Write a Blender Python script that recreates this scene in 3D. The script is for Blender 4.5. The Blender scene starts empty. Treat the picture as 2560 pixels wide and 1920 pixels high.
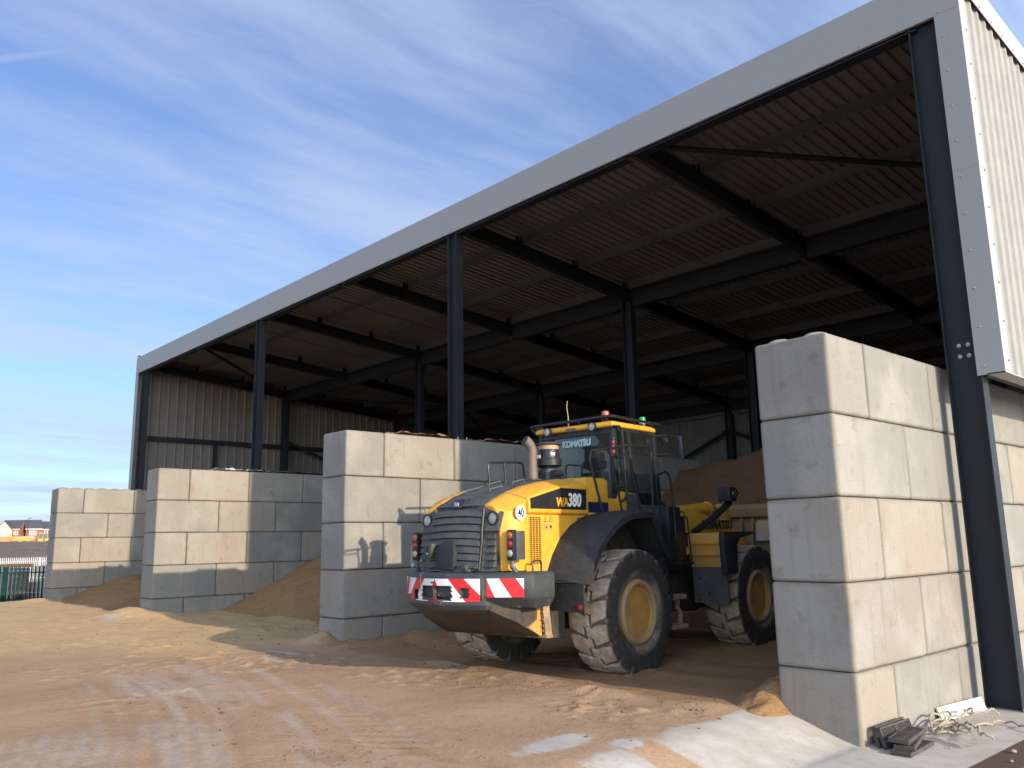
import bpy, bmesh, math, random
import numpy as np
from mathutils import Vector, Matrix, noise as mnoise
R = math.radians
PI = math.pi
random.seed(7)
rng = np.random.default_rng(7)
scene = bpy.context.scene
COL = scene.collection

# ------------------------------------------------------------------ camera
cam = bpy.data.cameras.new('camera'); camo = bpy.data.objects.new('camera', cam); COL.objects.link(camo)
yaw, pit, roll = R(47.505), R(10.635), R(-0.989)
f = Vector((-math.sin(yaw)*math.cos(pit), math.cos(yaw)*math.cos(pit), math.sin(pit)))
r0 = Vector((math.cos(yaw), math.sin(yaw), 0)); u0 = r0.cross(f)
rr = math.cos(roll)*r0 + math.sin(roll)*u0; uu = -math.sin(roll)*r0 + math.cos(roll)*u0
M = Matrix((rr, uu, -f)).transposed().to_4x4(); M.translation = Vector((3.805, -7.652, 2.027))
camo.matrix_world = M
cam.sensor_width = 36; cam.lens = 29.52; cam.clip_start = 0.1; cam.clip_end = 3000
scene.camera = camo

# ------------------------------------------------------------------ light
SUN_EL = R(17.7)
SUN_DIR = Vector((math.cos(SUN_EL), 0.012, math.sin(SUN_EL))).normalized()
sun = bpy.data.lights.new('sun', 'SUN'); suno = bpy.data.objects.new('sun', sun); COL.objects.link(suno)
sun.energy = 3.55; sun.angle = R(0.55); sun.color = (1.0, 0.845, 0.65)
suno.rotation_euler = SUN_DIR.to_track_quat('Z', 'Y').to_euler()

scene.view_settings.view_transform = 'Standard'; scene.view_settings.look = 'None'
scene.view_settings.exposure = 0.73; scene.view_settings.gamma = 1.0
scene.view_settings.use_curve_mapping = False
scene.cycles.use_denoising = True
scene.cycles.max_bounces = 8; scene.cycles.diffuse_bounces = 5; scene.cycles.transparent_max_bounces = 12
scene.cycles.sample_clamp_indirect = 8.0

# ------------------------------------------------------------------ node helper
class NT:
    def __init__(s, tree): s.t = tree; s.n = tree.nodes; s.l = tree.links
    def node(s, typ, ins=None, **props):
        n = s.n.new(typ)
        for k, v in props.items(): setattr(n, k, v)
        for k, v in (ins or {}).items():
            sock = n.inputs[k]
            if isinstance(v, bpy.types.NodeSocket): s.l.new(v, sock)
            else: sock.default_value = v
        return n
    def math(s, op, a, b=0.0, c=None, clamp=False):
        i = {0: a, 1: b}
        if c is not None: i[2] = c
        return s.node('ShaderNodeMath', i, operation=op, use_clamp=clamp).outputs[0]
    def vmath(s, op, a, b=(0, 0, 0)):
        n = s.node('ShaderNodeVectorMath', {0: a, 1: b}, operation=op)
        return n.outputs['Value'] if op in ('DOT_PRODUCT', 'LENGTH', 'DISTANCE') else n.outputs[0]
    def noise(s, vec, scale, detail=4, rough=0.55, dist=0.0, out=0):
        return s.node('ShaderNodeTexNoise', {'Vector': vec, 'Scale': scale, 'Detail': detail, 'Roughness': rough, 'Distortion': dist}).outputs[out]
    def ramp(s, fac, a, b, ca=0.0, cb=1.0):
        n = s.node('ShaderNodeMapRange', {0: fac, 1: a, 2: b, 3: ca, 4: cb}, interpolation_type='SMOOTHSTEP'); return n.outputs[0]
    def mix(s, fac, a, b, mode='MIX'):
        n = s.node('ShaderNodeMix', data_type='RGBA', blend_type=mode)
        for k, v in ((0, fac), (6, a), (7, b)):
            if isinstance(v, bpy.types.NodeSocket): s.l.new(v, n.inputs[k])
            elif k == 0: n.inputs[0].default_value = v
            else: n.inputs[k].default_value = (*v, 1)
        return n.outputs[2]
    def mapping(s, vec, scale=(1, 1, 1), rot=(0, 0, 0), loc=(0, 0, 0)):
        return s.node('ShaderNodeMapping', {'Vector': vec, 'Scale': scale, 'Rotation': rot, 'Location': loc}).outputs[0]
    def bump(s, h, strength, dist=0.02, normal=None):
        i = {'Height': h, 'Strength': strength, 'Distance': dist}
        if normal is not None: i['Normal'] = normal
        return s.node('ShaderNodeBump', i).outputs[0]

def new_mat(name):
    m = bpy.data.materials.new(name); m.use_nodes = True
    t = NT(m.node_tree); p = m.node_tree.nodes['Principled BSDF']
    return m, t, p
def setp(t, p, **k):
    for n, v in k.items():
        n = n.replace('_', ' ')
        if isinstance(v, bpy.types.NodeSocket): t.l.new(v, p.inputs[n])
        elif n in ('Base Color', 'Emission Color') and len(v) == 3: p.inputs[n].default_value = (*v, 1)
        else: p.inputs[n].default_value = v

# ------------------------------------------------------------------ sky with cirrus and an old contrail
w = bpy.data.worlds.new('World'); scene.world = w; w.use_nodes = True
t = NT(w.node_tree); bg = w.node_tree.nodes['Background']
sky = t.node('ShaderNodeTexSky', sky_type='NISHITA', sun_disc=False, sun_elevation=SUN_EL,
             sun_rotation=PI/2 - math.atan2(SUN_DIR.y, SUN_DIR.x), altitude=50, air_density=1.0, dust_density=0.6, ozone_density=2.4)
gen = t.node('ShaderNodeTexCoord').outputs['Generated']
sep = t.node('ShaderNodeSeparateXYZ', {0: gen})
zz = t.math('MAXIMUM', sep.outputs[2], 0.0)
inv = t.math('DIVIDE', 1.0, t.math('ADD', zz, 0.16))
flat = t.node('ShaderNodeCombineXYZ', {0: t.math('MULTIPLY', sep.outputs[0], inv), 1: t.math('MULTIPLY', sep.outputs[1], inv), 2: 0.0}).outputs[0]
CL_ROT = R(14)
wob = t.vmath('SCALE', t.vmath('SUBTRACT', t.noise(flat, 1.1, 3, 0.5, out=1), (0.5, 0.5, 0.5)))
wob.node.inputs['Scale'].default_value = 0.28
fl2 = t.vmath('ADD', flat, wob)
streak = t.noise(t.mapping(fl2, (2.1, 0.62, 1)), 1.15, 9, 0.55)
fine = t.noise(t.mapping(fl2, (5.5, 1.1, 1)), 2.2, 6, 0.62)
big = t.noise(t.mapping(flat, (1.3, 0.8, 1), (0, 0, 0), (3.1, 1.7, 0)), 0.95, 3, 0.5)
cov = t.math('ADD', t.math('MULTIPLY', streak, 0.62), t.math('ADD', t.math('MULTIPLY', fine, 0.22), t.math('MULTIPLY', big, 0.50)))
cl = t.ramp(cov, 0.51, 0.86, 0.12, 0.86)
lowhaze = t.ramp(sep.outputs[2], 0.0, 0.30, 0.22, 0.0)
# contrail: a thin band round a great circle through two sky directions
dA = Vector((-.8691, .148, .472)); dB = Vector((-.5742, .5861, .5717))
nrm = dA.cross(dB).normalized()
cw_ = t.vmath('DOT_PRODUCT', gen, tuple(nrm))
cw_ = t.math('ADD', cw_, t.math('MULTIPLY', t.math('SUBTRACT', t.noise(gen, 9.0, 4, 0.6), 0.5), 0.012))
band = t.ramp(t.math('ABSOLUTE', cw_), 0.0, 0.0085, 1.0, 0.0)
cfront = t.ramp(t.vmath('DOT_PRODUCT', gen, tuple((dA+dB).normalized())), 0.80, 0.90, 0.0, 1.0)
trail = t.math('MULTIPLY', t.math('MULTIPLY', band, cfront), t.ramp(t.noise(gen, 5.0, 3, 0.6), 0.25, 0.55, 0.22, 0.42))
# low cumulus bank near the horizon
az = t.math('ARCTAN2', sep.outputs[1], sep.outputs[0])
cum = t.noise(t.node('ShaderNodeCombineXYZ', {0: t.math('MULTIPLY', az, 5.0), 1: t.math('MULTIPLY', sep.outputs[2], 22.0), 2: 0.0}).outputs[0], 1.0, 5, 0.55)
cumm = t.math('MULTIPLY', t.ramp(cum, 0.42, 0.60, 0.0, 0.75), t.ramp(sep.outputs[2], 0.045, 0.075, 1.0, 0.0))
fac = t.math('MAXIMUM', t.math('MAXIMUM', t.math('ADD', cl, lowhaze), trail), cumm, clamp=True)
skyb = t.mix(1.0, sky.outputs[0], (0.64, 0.74, 0.95), 'MULTIPLY')
glow = t.ramp(t.vmath('DOT_PRODUCT', gen, tuple(SUN_DIR)), -0.40, 0.70, 1.0, 3.9)   # sky towards the sun, out of view, boosted as fill for shaded faces
CLOUD = t.mix(t.ramp(sep.outputs[2], 0.05, 0.55), (2.65, 3.3, 4.15), (2.45, 2.92, 4.15))
warm = t.mix(t.ramp(t.vmath('DOT_PRODUCT', gen, tuple(SUN_DIR)), -0.40, 0.70), (1.07, 1.07, 1.07), (1.09, 1.0, 0.86))
mixc = t.vmath('SCALE', t.mix(1.0, t.mix(fac, skyb, CLOUD), warm, 'MULTIPLY'))
glow = t.math('ADD', 1.0, t.math('MULTIPLY', t.math('SUBTRACT', glow, 1.0), t.ramp(sep.outputs[2], 0.02, 0.75, 1.3, 0.30)))   # mostly low in the sky
t.l.new(glow, mixc.node.inputs['Scale'])
t.l.new(mixc, bg.inputs['Color']); bg.inputs['Strength'].default_value = 0.125

# ------------------------------------------------------------------ mesh builder
class MB:
    def __init__(s): s.v = []; s.f = []; s.m = []
    def add(s, vs, fs, mi=0):
        o = len(s.v); s.v += [tuple(v) for v in vs]; s.f += [tuple(o+i for i in q) for q in fs]; s.m += [mi]*len(fs); return s
    def bb(s, x0, x1, y0, y1, z0, z1, mi=0):
        return s.add([(x0,y0,z0),(x1,y0,z0),(x1,y1,z0),(x0,y1,z0),(x0,y0,z1),(x1,y0,z1),(x1,y1,z1),(x0,y1,z1)],
                     [(0,3,2,1),(4,5,6,7),(0,1,5,4),(1,2,6,5),(2,3,7,6),(3,0,4,7)], mi)
    def box(s, c, d, rot=(0,0,0), mi=0):
        from mathutils import Euler
        e = Euler(rot).to_matrix(); vs = []
        for z in (-1,1):
            for x, y in ((-1,-1),(1,-1),(1,1),(-1,1)):
                vs.append(e @ Vector((x*d[0]/2, y*d[1]/2, z*d[2]/2)) + Vector(c))
        return s.add(vs, [(0,3,2,1),(4,5,6,7),(0,1,5,4),(1,2,6,5),(2,3,7,6),(3,0,4,7)], mi)
    def beam(s, p0, p1, wd, hd, mi=0, up=(0,0,1)):      # rectangular bar from p0 to p1
        p0, p1 = Vector(p0), Vector(p1); d = (p1-p0).normalized(); u = Vector(up)
        a = d.cross(u).normalized(); b = a.cross(d).normalized(); vs = []
        for p in (p0, p1):
            for i, j in ((-1,-1),(1,-1),(1,1),(-1,1)): vs.append(p + a*i*wd/2 + b*j*hd/2)
        return s.add(vs, [(0,3,2,1),(4,5,6,7),(0,1,5,4),(1,2,6,5),(2,3,7,6),(3,0,4,7)], mi)
    def loft(s, rings, mi=0, caps=True, closed=True):
        n = len(rings[0]); vs = [p for r in rings for p in r]; fs = []
        for i in range(len(rings)-1):
            for j in range(n if closed else n-1):
                k = (j+1) % n; fs.append((i*n+j, i*n+k, (i+1)*n+k, (i+1)*n+j))
        if caps: fs += [tuple(range(n))[::-1], tuple((len(rings)-1)*n+j for j in range(n))]
        return s.add(vs, fs, mi)
    def prism(s, poly, ax, a, b, mi=0):
        def P(q, h): return (h, q[0], q[1]) if ax == 'x' else ((q[0], h, q[1]) if ax == 'y' else (q[0], q[1], h))
        return s.loft([[P(q, a) for q in poly], [P(q, b) for q in poly]], mi)
    def tube(s, pts, rad, n=8, mi=0, closed=False):
        pts = [Vector(p) for p in pts]; rings = []; prev = None
        for i, p in enumerate(pts):
            a = pts[i-1] if (i > 0 or closed) else p; b = pts[(i+1) % len(pts)] if (i < len(pts)-1 or closed) else p
            d = (b-a).normalized()
            if prev is None: nx = d.orthogonal().normalized()
            else: nx = (prev - d*prev.dot(d)).normalized()
            prev = nx; by = d.cross(nx); rd = rad[i] if isinstance(rad, (list, tuple)) else rad
            rings.append([p + nx*math.cos(2*PI*k/n)*rd + by*math.sin(2*PI*k/n)*rd for k in range(n)])
        if closed: rings.append(rings[0])
        return s.loft(rings, mi, caps=not closed)
    def lathe(s, prof, o, ax='z', n=24, mi=0):           # profile of (radius, height along axis)
        rings = []
        for r_, h in prof:
            ring = []
            for k in range(n):
                c, q = math.cos(2*PI*k/n)*r_, math.sin(2*PI*k/n)*r_
                v = {'z': (c, q, h), 'x': (h, c, q), 'y': (q, h, c)}[ax]
                ring.append((v[0]+o[0], v[1]+o[1], v[2]+o[2]))
            rings.append(ring)
        return s.loft(rings, mi)
    def build(s, name, mats, parent=None, bevel=0, smooth=None, segs=2):
        me = bpy.data.meshes.new(name); me.from_pydata(s.v, [], s.f)
        if not isinstance(mats, (list, tuple)): mats = [mats]
        for m in mats: me.materials.append(m)
        me.polygons.foreach_set('material_index', s.m)
        bm = bmesh.new(); bm.from_mesh(me)
        bmesh.ops.remove_doubles(bm, verts=bm.verts, dist=1e-5)
        bmesh.ops.recalc_face_normals(bm, faces=bm.faces)
        if bevel:
            es = [e for e in bm.edges if len(e.link_faces) == 2 and e.calc_face_angle(0) > 0.5]
            bmesh.ops.bevel(bm, geom=es, offset=bevel, offset_type='OFFSET', segments=segs, profile=0.6, affect='EDGES', clamp_overlap=True)
        bm.to_mesh(me); bm.free()
        if smooth is None: smooth = 35
        if smooth:
            me.polygons.foreach_set('use_smooth', [True]*len(me.polygons)); me.set_sharp_from_angle(angle=R(smooth))
        return link(name, me, parent)
def link(name, me, parent=None):
    o = bpy.data.objects.new(name, me); COL.objects.link(o)
    if parent is not None: o.parent = parent
    return o
def thing(name, label, cat, loc=(0,0,0), rz=0.0, group=None):
    o = bpy.data.objects.new(name, None); COL.objects.link(o); o.empty_display_size = .2
    o.location = loc; o.rotation_euler = (0, 0, rz)
    return tag(o, label, cat, group)
def tag(o, label, cat, group=None):
    o['label'] = label; o['category'] = cat
    if group: o['group'] = group
    return o
def structure(o): o['kind'] = 'structure'; return o
def copy_tree(o, parent=None):
    c = o.copy(); COL.objects.link(c)
    if parent is not None: c.parent = parent
    for ch in [q for q in bpy.data.objects if q.parent == o]: copy_tree(ch, c)
    return c
def grid_mesh(name, xs, ys, H, mat, attrs=None):
    nx, ny = len(xs), len(ys); X, Y = np.meshgrid(xs, ys)
    co = np.stack([X, Y, H], -1).reshape(-1, 3)
    i = np.arange(nx*ny).reshape(ny, nx)
    q = np.stack([i[:-1,:-1], i[:-1,1:], i[1:,1:], i[1:,:-1]], -1).reshape(-1, 4)
    me = bpy.data.meshes.new(name); me.vertices.add(len(co)); me.vertices.foreach_set('co', co.ravel())
    me.loops.add(q.size); me.loops.foreach_set('vertex_index', q.ravel().astype(np.int32))
    me.polygons.add(len(q)); me.polygons.foreach_set('loop_start', np.arange(0, q.size, 4, dtype=np.int32))
    me.polygons.foreach_set('use_smooth', np.ones(len(q), dtype=bool))
    me.update(calc_edges=True); me.validate()
    for k, a in (attrs or {}).items():
        at = me.attributes.new(k, 'FLOAT', 'POINT'); at.data.foreach_set('value', np.asarray(a, np.float32).ravel())
    me.materials.append(mat)
    return link(name, me)
# numpy value noise
def _h(ix, iy, s): 
    n = (ix*374761393 + iy*668265263 + s*974711) & 0x7fffffff
    n = ((n ^ (n >> 13))*1274126177) & 0x7fffffff
    return ((n ^ (n >> 16)) & 0xffff)/65535.0
def vnoise(x, y, s=0):
    ix, iy = np.floor(x).astype(np.int64), np.floor(y).astype(np.int64); fx, fy = x-ix, y-iy
    fx, fy = fx*fx*(3-2*fx), fy*fy*(3-2*fy)
    return (_h(ix,iy,s)*(1-fx)+_h(ix+1,iy,s)*fx)*(1-fy)+(_h(ix,iy+1,s)*(1-fx)+_h(ix+1,iy+1,s)*fx)*fy
def fbm(x, y, s=0, o=4):
    a, t_, v = 1.0, 0.0, 0.0
    for k in range(o): v = v + a*vnoise(x*2**k, y*2**k, s+k); t_ += a; a *= .5
    return v/t_
def sst(a, b, x): q = np.clip((x-a)/(b-a), 0, 1); return q*q*(3-2*q)
def pdist(X, Y, pts):                                     # distance to a polyline and arc length along it
    best = np.full(X.shape, 1e9); arc = np.zeros(X.shape); sgn = np.zeros(X.shape); L = 0
    for (ax, ay), (bx, by) in zip(pts[:-1], pts[1:]):
        dx, dy = bx-ax, by-ay; l2 = dx*dx+dy*dy; q = np.clip(((X-ax)*dx+(Y-ay)*dy)/l2, 0, 1)
        d = np.hypot(X-ax-q*dx, Y-ay-q*dy); m = d < best
        best = np.where(m, d, best); arc = np.where(m, L+q*math.sqrt(l2), arc)
        sgn = np.where(m, np.sign((X-ax)*dy-(Y-ay)*dx), sgn); L += math.sqrt(l2)
    return best, arc, sgn

# ------------------------------------------------------------------ materials
def painted(name, col, rough=0.4, dust=(0.36, 0.27, 0.18), dustamt=0.25, scale=3.0, metal=0.0, bump=0.0, lo=0.5, hi=0.8, spec=0.5):
    m, t, p = new_mat(name); oc = t.node('ShaderNodeTexCoord').outputs['Object']
    n1 = t.noise(oc, scale, 6, 0.65); n2 = t.noise(oc, scale*7, 4, 0.6)
    k = t.ramp(t.math('ADD', t.math('MULTIPLY', n1, 0.7), t.math('MULTIPLY', n2, 0.3)), lo-.1, hi, 0, dustamt)
    var = t.mix(t.ramp(n2, 0.3, 0.7), tuple(c*0.9 for c in col), tuple(min(1, c*1.08) for c in col))
    setp(t, p, Base_Color=t.mix(k, var, dust), Metallic=metal, Specular_IOR_Level=spec,
         Roughness=t.math('ADD', t.math('MULTIPLY', k, 0.8), t.math('ADD', rough, t.math('MULTIPLY', n2, 0.1)), clamp=True))
    if bump: setp(t, p, Normal=t.bump(n2, bump, 0.01))
    return m
def concrete_mat():
    m, t, p = new_mat('cast_concrete'); oc = t.node('ShaderNodeTexCoord').outputs['Object']
    rnd = t.node('ShaderNodeObjectInfo').outputs['Random']
    off = t.node('ShaderNodeCombineXYZ', {0: t.math('MULTIPLY', rnd, 61.0), 1: t.math('MULTIPLY', rnd, 37.0), 2: t.math('MULTIPLY', rnd, 83.0)}).outputs[0]
    v = t.vmath('ADD', oc, off)
    n1 = t.noise(v, 1.1, 4, 0.55); n2 = t.noise(v, 5.0, 5, 0.6); n3 = t.noise(v, 34, 3, 0.6)
    strk = t.noise(t.mapping(v, (7.0, 7.0, 0.55)), 1.4, 5, 0.6)
    wn = t.node('ShaderNodeTexWhiteNoise', {'W': t.math('MULTIPLY', rnd, 917.0)}, noise_dimensions='1D').outputs[0]
    tone = t.mix(t.ramp(wn, 0.35, 0.9), (0.232, 0.226, 0.203), (0.300, 0.252, 0.203))
    tone = t.mix(t.ramp(rnd, 0.0, 0.35, 0.7, 0.0), tone, (0.190, 0.190, 0.174))
    c = t.mix(t.ramp(n1, 0.42, 0.7), tone, (0.312, 0.293, 0.255))
    c = t.mix(t.ramp(strk, 0.52, 0.74, 0, 0.45), c, (0.185, 0.168, 0.138))
    c = t.mix(t.ramp(n2, 0.56, 0.72, 0, 0.55), c, (0.18, 0.152, 0.118))
    c = t.mix(t.ramp(t.noise(v, 1.9, 6, 0.7), 0.66, 0.72, 0, 0.35), c, (0.12, 0.10, 0.085))
    pit = t.node('ShaderNodeTexVoronoi', {'Vector': v, 'Scale': 19.0}).outputs[0]
    pm = t.math('MULTIPLY', t.ramp(pit, 0.06, 0.14, 1, 0), t.ramp(t.noise(v, 3.0, 2), 0.52, 0.64))
    c = t.mix(t.math('MULTIPLY', pm, 0.85), c, (0.08, 0.07, 0.06))
    c = t.mix(t.ramp(t.noise(v, 60, 3, 0.7), 0.35, 0.7, 0.30, 0.0), c, (0.15, 0.138, 0.118))
    scr = t.noise(t.mapping(v, (2.2, 2.2, 9.0), (0.4, 0.2, 0)), 1.5, 6, 0.75)
    c = t.mix(t.math('MULTIPLY', t.ramp(scr, 0.64, 0.69, 0, 0.65), t.ramp(n1, 0.45, 0.6)), c, (0.105, 0.092, 0.08))
    ed = t.node('ShaderNodeAttribute', attribute_name='edge').outputs['Fac']
    c = t.mix(t.math('MULTIPLY', ed, t.ramp(n2, 0.3, 0.65, 0.2, 0.6)), c, (0.175, 0.155, 0.120))
    h = t.math('SUBTRACT', t.math('ADD', t.math('MULTIPLY', n3, 0.25), t.math('MULTIPLY', n2, 0.8)), t.math('MULTIPLY', pm, 0.7))
    setp(t, p, Base_Color=c, Roughness=0.88, Specular_IOR_Level=0.25, Normal=t.bump(h, 0.35, 0.012))
    return m
def sand_mat(name, a, b, ground=False):
    m, t, p = new_mat(name); oc = t.node('ShaderNodeNewGeometry').outputs['Position']
    n1 = t.noise(oc, 0.55, 5, 0.6); n2 = t.noise(oc, 3.5, 6, 0.65); n3 = t.noise(oc, 26, 5, 0.7); n4 = t.noise(oc, 120, 3, 0.6)
    c = t.mix(t.ramp(n1, 0.35, 0.66), a, b)
    c = t.mix(t.ramp(n2, 0.55, 0.75, 0, 0.5), c, tuple(x*0.72 for x in a))
    c = t.mix(t.ramp(n3, 0.25, 0.75, 0.35, 0.0), c, tuple(x*0.55 for x in a))
    if ground:
        def at(nm): return t.node('ShaderNodeAttribute', attribute_name=nm).outputs['Fac']
        dk = at('damp_shade'); cc = at('bare'); pl = at('pale')
        c = t.mix(t.math('MULTIPLY', pl, t.ramp(n2, 0.3, 0.6, 0.5, 1.0)), c, (0.55, 0.375, 0.19))
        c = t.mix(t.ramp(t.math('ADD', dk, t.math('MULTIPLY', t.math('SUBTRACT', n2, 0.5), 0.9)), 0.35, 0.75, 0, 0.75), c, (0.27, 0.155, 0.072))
        ws = t.math('ADD', at('wash'), t.math('MULTIPLY', t.math('SUBTRACT', n3, 0.5), 0.5))
        c = t.mix(t.math('MULTIPLY', t.ramp(ws, 0.10, 0.62, 0, 0.62), t.ramp(t.noise(oc, 6.0, 5, 0.7), 0.36, 0.60, 0.35, 1.0)), c, (0.44, 0.375, 0.325))
        stv = t.noise(t.mapping(oc, (1.0, 5.0, 1), (0, 0, R(28))), 1.6, 6, 0.65)
        k = t.ramp(t.math('ADD', cc, t.math('ADD', t.math('MULTIPLY', t.math('SUBTRACT', n2, 0.5), 0.5), t.math('MULTIPLY', t.math('SUBTRACT', stv, 0.5), 0.9))), 0.40, 0.66)
        conc = t.mix(t.ramp(n2, 0.35, 0.7), (0.36, 0.325, 0.28), (0.44, 0.41, 0.365))
        conc = t.mix(t.ramp(t.noise(oc, 9, 6, 0.75), 0.57, 0.66, 0, 0.6), conc, (0.38, 0.25, 0.14))
        c = t.mix(k, c, conc)
        rm = at('soil'); c = t.mix(t.ramp(t.math('ADD', rm, t.math('MULTIPLY', t.math('SUBTRACT', n3, 0.5), 0.4)), 0.4, 0.6), c, (0.085, 0.06, 0.042))
        c = t.mix(t.math('MULTIPLY', rm, t.ramp(n4, 0.6, 0.7, 0, 0.5)), c, (0.3, 0.26, 0.22))
        lump = t.node('ShaderNodeTexVoronoi', {'Vector': oc, 'Scale': 15.0, 'Randomness': 1.0}).outputs[0]
        lm = t.math('MULTIPLY', t.ramp(lump, 0.05, 0.28, 1, 0), t.ramp(t.noise(oc, 1.3, 3, 0.6), 0.48, 0.62))
        lm = t.math('MULTIPLY', lm, t.math('SUBTRACT', 1.0, k))
        h = t.math('ADD', t.math('ADD', t.math('MULTIPLY', n2, 0.9), t.math('MULTIPLY', n3, 0.55)), t.math('ADD', t.math('MULTIPLY', n4, 0.12), t.math('MULTIPLY', lm, 0.55)))
        st = t.math('ADD', t.math('MULTIPLY', k, -0.5), 0.62)
        setp(t, p, Normal=t.bump(h, st, 0.035))
    else:
        h = t.math('ADD', t.math('ADD', t.math('MULTIPLY', n2, 1.0), t.math('MULTIPLY', n3, 0.7)), t.math('MULTIPLY', n4, 0.2))
        c = t.mix(t.ramp(t.noise(t.mapping(oc, (1, 1, 2.2)), 5.0, 6, 0.75), 0.50, 0.68, 0, 0.55), c, tuple(x*0.5 for x in a))
        setp(t, p, Normal=t.bump(h, 0.9, 0.07))
    setp(t, p, Base_Color=c, Roughness=0.95, Specular_IOR_Level=0.12)
    return m
def glass_mat(name, tint, haze, hazecol, refl=0.12):
    m, t, p = new_mat(name); t.n.remove(p); out = t.n['Material Output']
    oc = t.node('ShaderNodeTexCoord').outputs['Object']
    tr = t.node('ShaderNodeBsdfTransparent', {0: (*tint, 1)})
    df = t.node('ShaderNodeBsdfDiffuse', {0: (*hazecol, 1)})
    gl = t.node('ShaderNodeBsdfGlossy', {0: (1, 1, 1, 1), 'Roughness': 0.03})
    k = t.ramp(t.noise(oc, 2.5, 5, 0.6), 0.3, 0.75, haze*0.6, haze*1.3)
    a = t.node('ShaderNodeMixShader', {0: k, 1: tr.outputs[0], 2: df.outputs[0]})
    fr = t.math('ADD', t.node('ShaderNodeFresnel', {'IOR': 1.45}).outputs[0], refl*0.5, clamp=True)
    b = t.node('ShaderNodeMixShader', {0: fr, 1: a.outputs[0], 2: gl.outputs[0]})
    t.l.new(b.outputs[0], out.inputs[0]); return m
def plain(name, col, rough=0.6, metal=0.0, spec=0.5, var=0.15):
    m, t, p = new_mat(name); oc = t.node('ShaderNodeTexCoord').outputs['Object']
    n = t.noise(oc, 6, 5, 0.6)
    setp(t, p, Base_Color=t.mix(n, tuple(c*(1-var) for c in col), tuple(min(1, c*(1+var)) for c in col)), Roughness=rough, Metallic=metal, Specular_IOR_Level=spec)
    return m
def brick_mat(name, a, b, mortar, scale):
    m, t, p = new_mat(name); oc = t.node('ShaderNodeTexCoord').outputs['Object']
    sx = t.node('ShaderNodeSeparateXYZ', {0: oc})
    v = t.node('ShaderNodeCombineXYZ', {0: t.math('ADD', sx.outputs[0], sx.outputs[1]), 1: sx.outputs[2], 2: 0.0}).outputs[0]
    br = t.node('ShaderNodeTexBrick', {'Vector': v, 'Color1': (*a, 1), 'Color2': (*b, 1), 'Mortar': (*mortar, 1), 'Scale': scale, 'Mortar Size': 0.012, 'Brick Width': 0.225*2, 'Row Height': 0.15})
    setp(t, p, Base_Color=br.outputs[0], Roughness=0.9); return m

CONC = concrete_mat()
GROUND = sand_mat('sandy_ground', (0.415, 0.276, 0.168), (0.345, 0.224, 0.135), True)
SANDD = sand_mat('damp_shaded_sand', (0.25, 0.135, 0.070), (0.20, 0.105, 0.052))  # darker than the other heaps; the shed's inside shade is in this colour
SAND = sand_mat('heaped_sand', (0.40, 0.24, 0.115), (0.33, 0.19, 0.09))
NAVY = painted('navy_steel_paint', (0.0135, 0.0165, 0.0215), 0.5, dust=(0.038, 0.039, 0.039), dustamt=0.35, spec=0.28)
GALV = painted('galvanised_purlin', (0.092, 0.108, 0.128), 0.5, metal=0.1, dust=(0.08, 0.088, 0.096), dustamt=0.4)
LINING = painted('gable_lining_sheet', (0.155, 0.138, 0.124), 0.6, dust=(0.125, 0.105, 0.092), dustamt=0.4, scale=1.0)
LINER = painted('roof_sheet_underside', (0.156, 0.150, 0.152), 0.6, dust=(0.122, 0.110, 0.106), dustamt=0.5, scale=1.0)
FASC = plain('silver_grey_coated_steel', (0.310, 0.306, 0.290), 0.5, spec=0.4, var=0.03)
CLAD = painted('goosewing_grey_cladding', (0.25, 0.245, 0.222), 0.5, dust=(0.23, 0.222, 0.195), dustamt=0.2, scale=0.7)
BOLT = plain('zinc_bolt', (0.34, 0.34, 0.335), 0.4, 0.5)
YEL = painted('yellow_machine_paint', (0.66, 0.325, 0.024), 0.38, dust=(0.42, 0.29, 0.13), dustamt=0.36, scale=1.8)
YELW = painted('worn_yellow_paint', (0.56, 0.275, 0.03), 0.5, dust=(0.28, 0.20, 0.13), dustamt=0.7, scale=2.5, lo=.46, hi=.66)
BUCK = painted('worn_bucket_paint', (0.33, 0.175, 0.04), 0.55, dust=(0.20, 0.14, 0.095), dustamt=0.85, scale=2.0, lo=.40, hi=.60)
DGR = painted('dark_grey_machine_paint', (0.052, 0.056, 0.055), 0.5, dust=(0.16, 0.145, 0.11), dustamt=0.45, scale=2.0, lo=.45)
BLK = painted('black_steel_paint', (0.013, 0.015, 0.018), 0.35, dust=(0.10, 0.08, 0.06), dustamt=0.12, scale=3.0)
RUBB = painted('fender_plastic', (0.020, 0.022, 0.024), 0.5, dust=(0.085, 0.076, 0.058), dustamt=0.5, scale=2.0, lo=.48, hi=.8, spec=0.3)
MUD = painted('mud_caked_steel', (0.10, 0.075, 0.05), 0.75, dust=(0.36, 0.25, 0.15), dustamt=0.9, scale=3.0, lo=.4, hi=.6)
SCR = painted('scraped_counterweight', (0.036, 0.042, 0.045), 0.5, dust=(0.42, 0.36, 0.27), dustamt=0.7, scale=5.0, lo=.66, hi=.78)
CHASS = painted('dusty_chassis', (0.028, 0.025, 0.022), 0.7, dust=(0.15, 0.105, 0.068), dustamt=0.65, scale=2.5, lo=.46, hi=.72)
RED = plain('red_reflective_film', (0.55, 0.015, 0.02), 0.35, var=.05)
WHT = plain('white_reflective_film', (0.72, 0.70, 0.66), 0.4, var=.05)
LENS_W = plain('clear_lamp_lens', (0.36, 0.355, 0.34), 0.15, 0.1, 0.8)
LENS_R = plain('red_lamp_lens', (0.30, 0.015, 0.02), 0.18, 0, 0.8)
LENS_O = plain('orange_lamp_lens', (0.40, 0.09, 0.02), 0.2, 0, 0.8)
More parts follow.
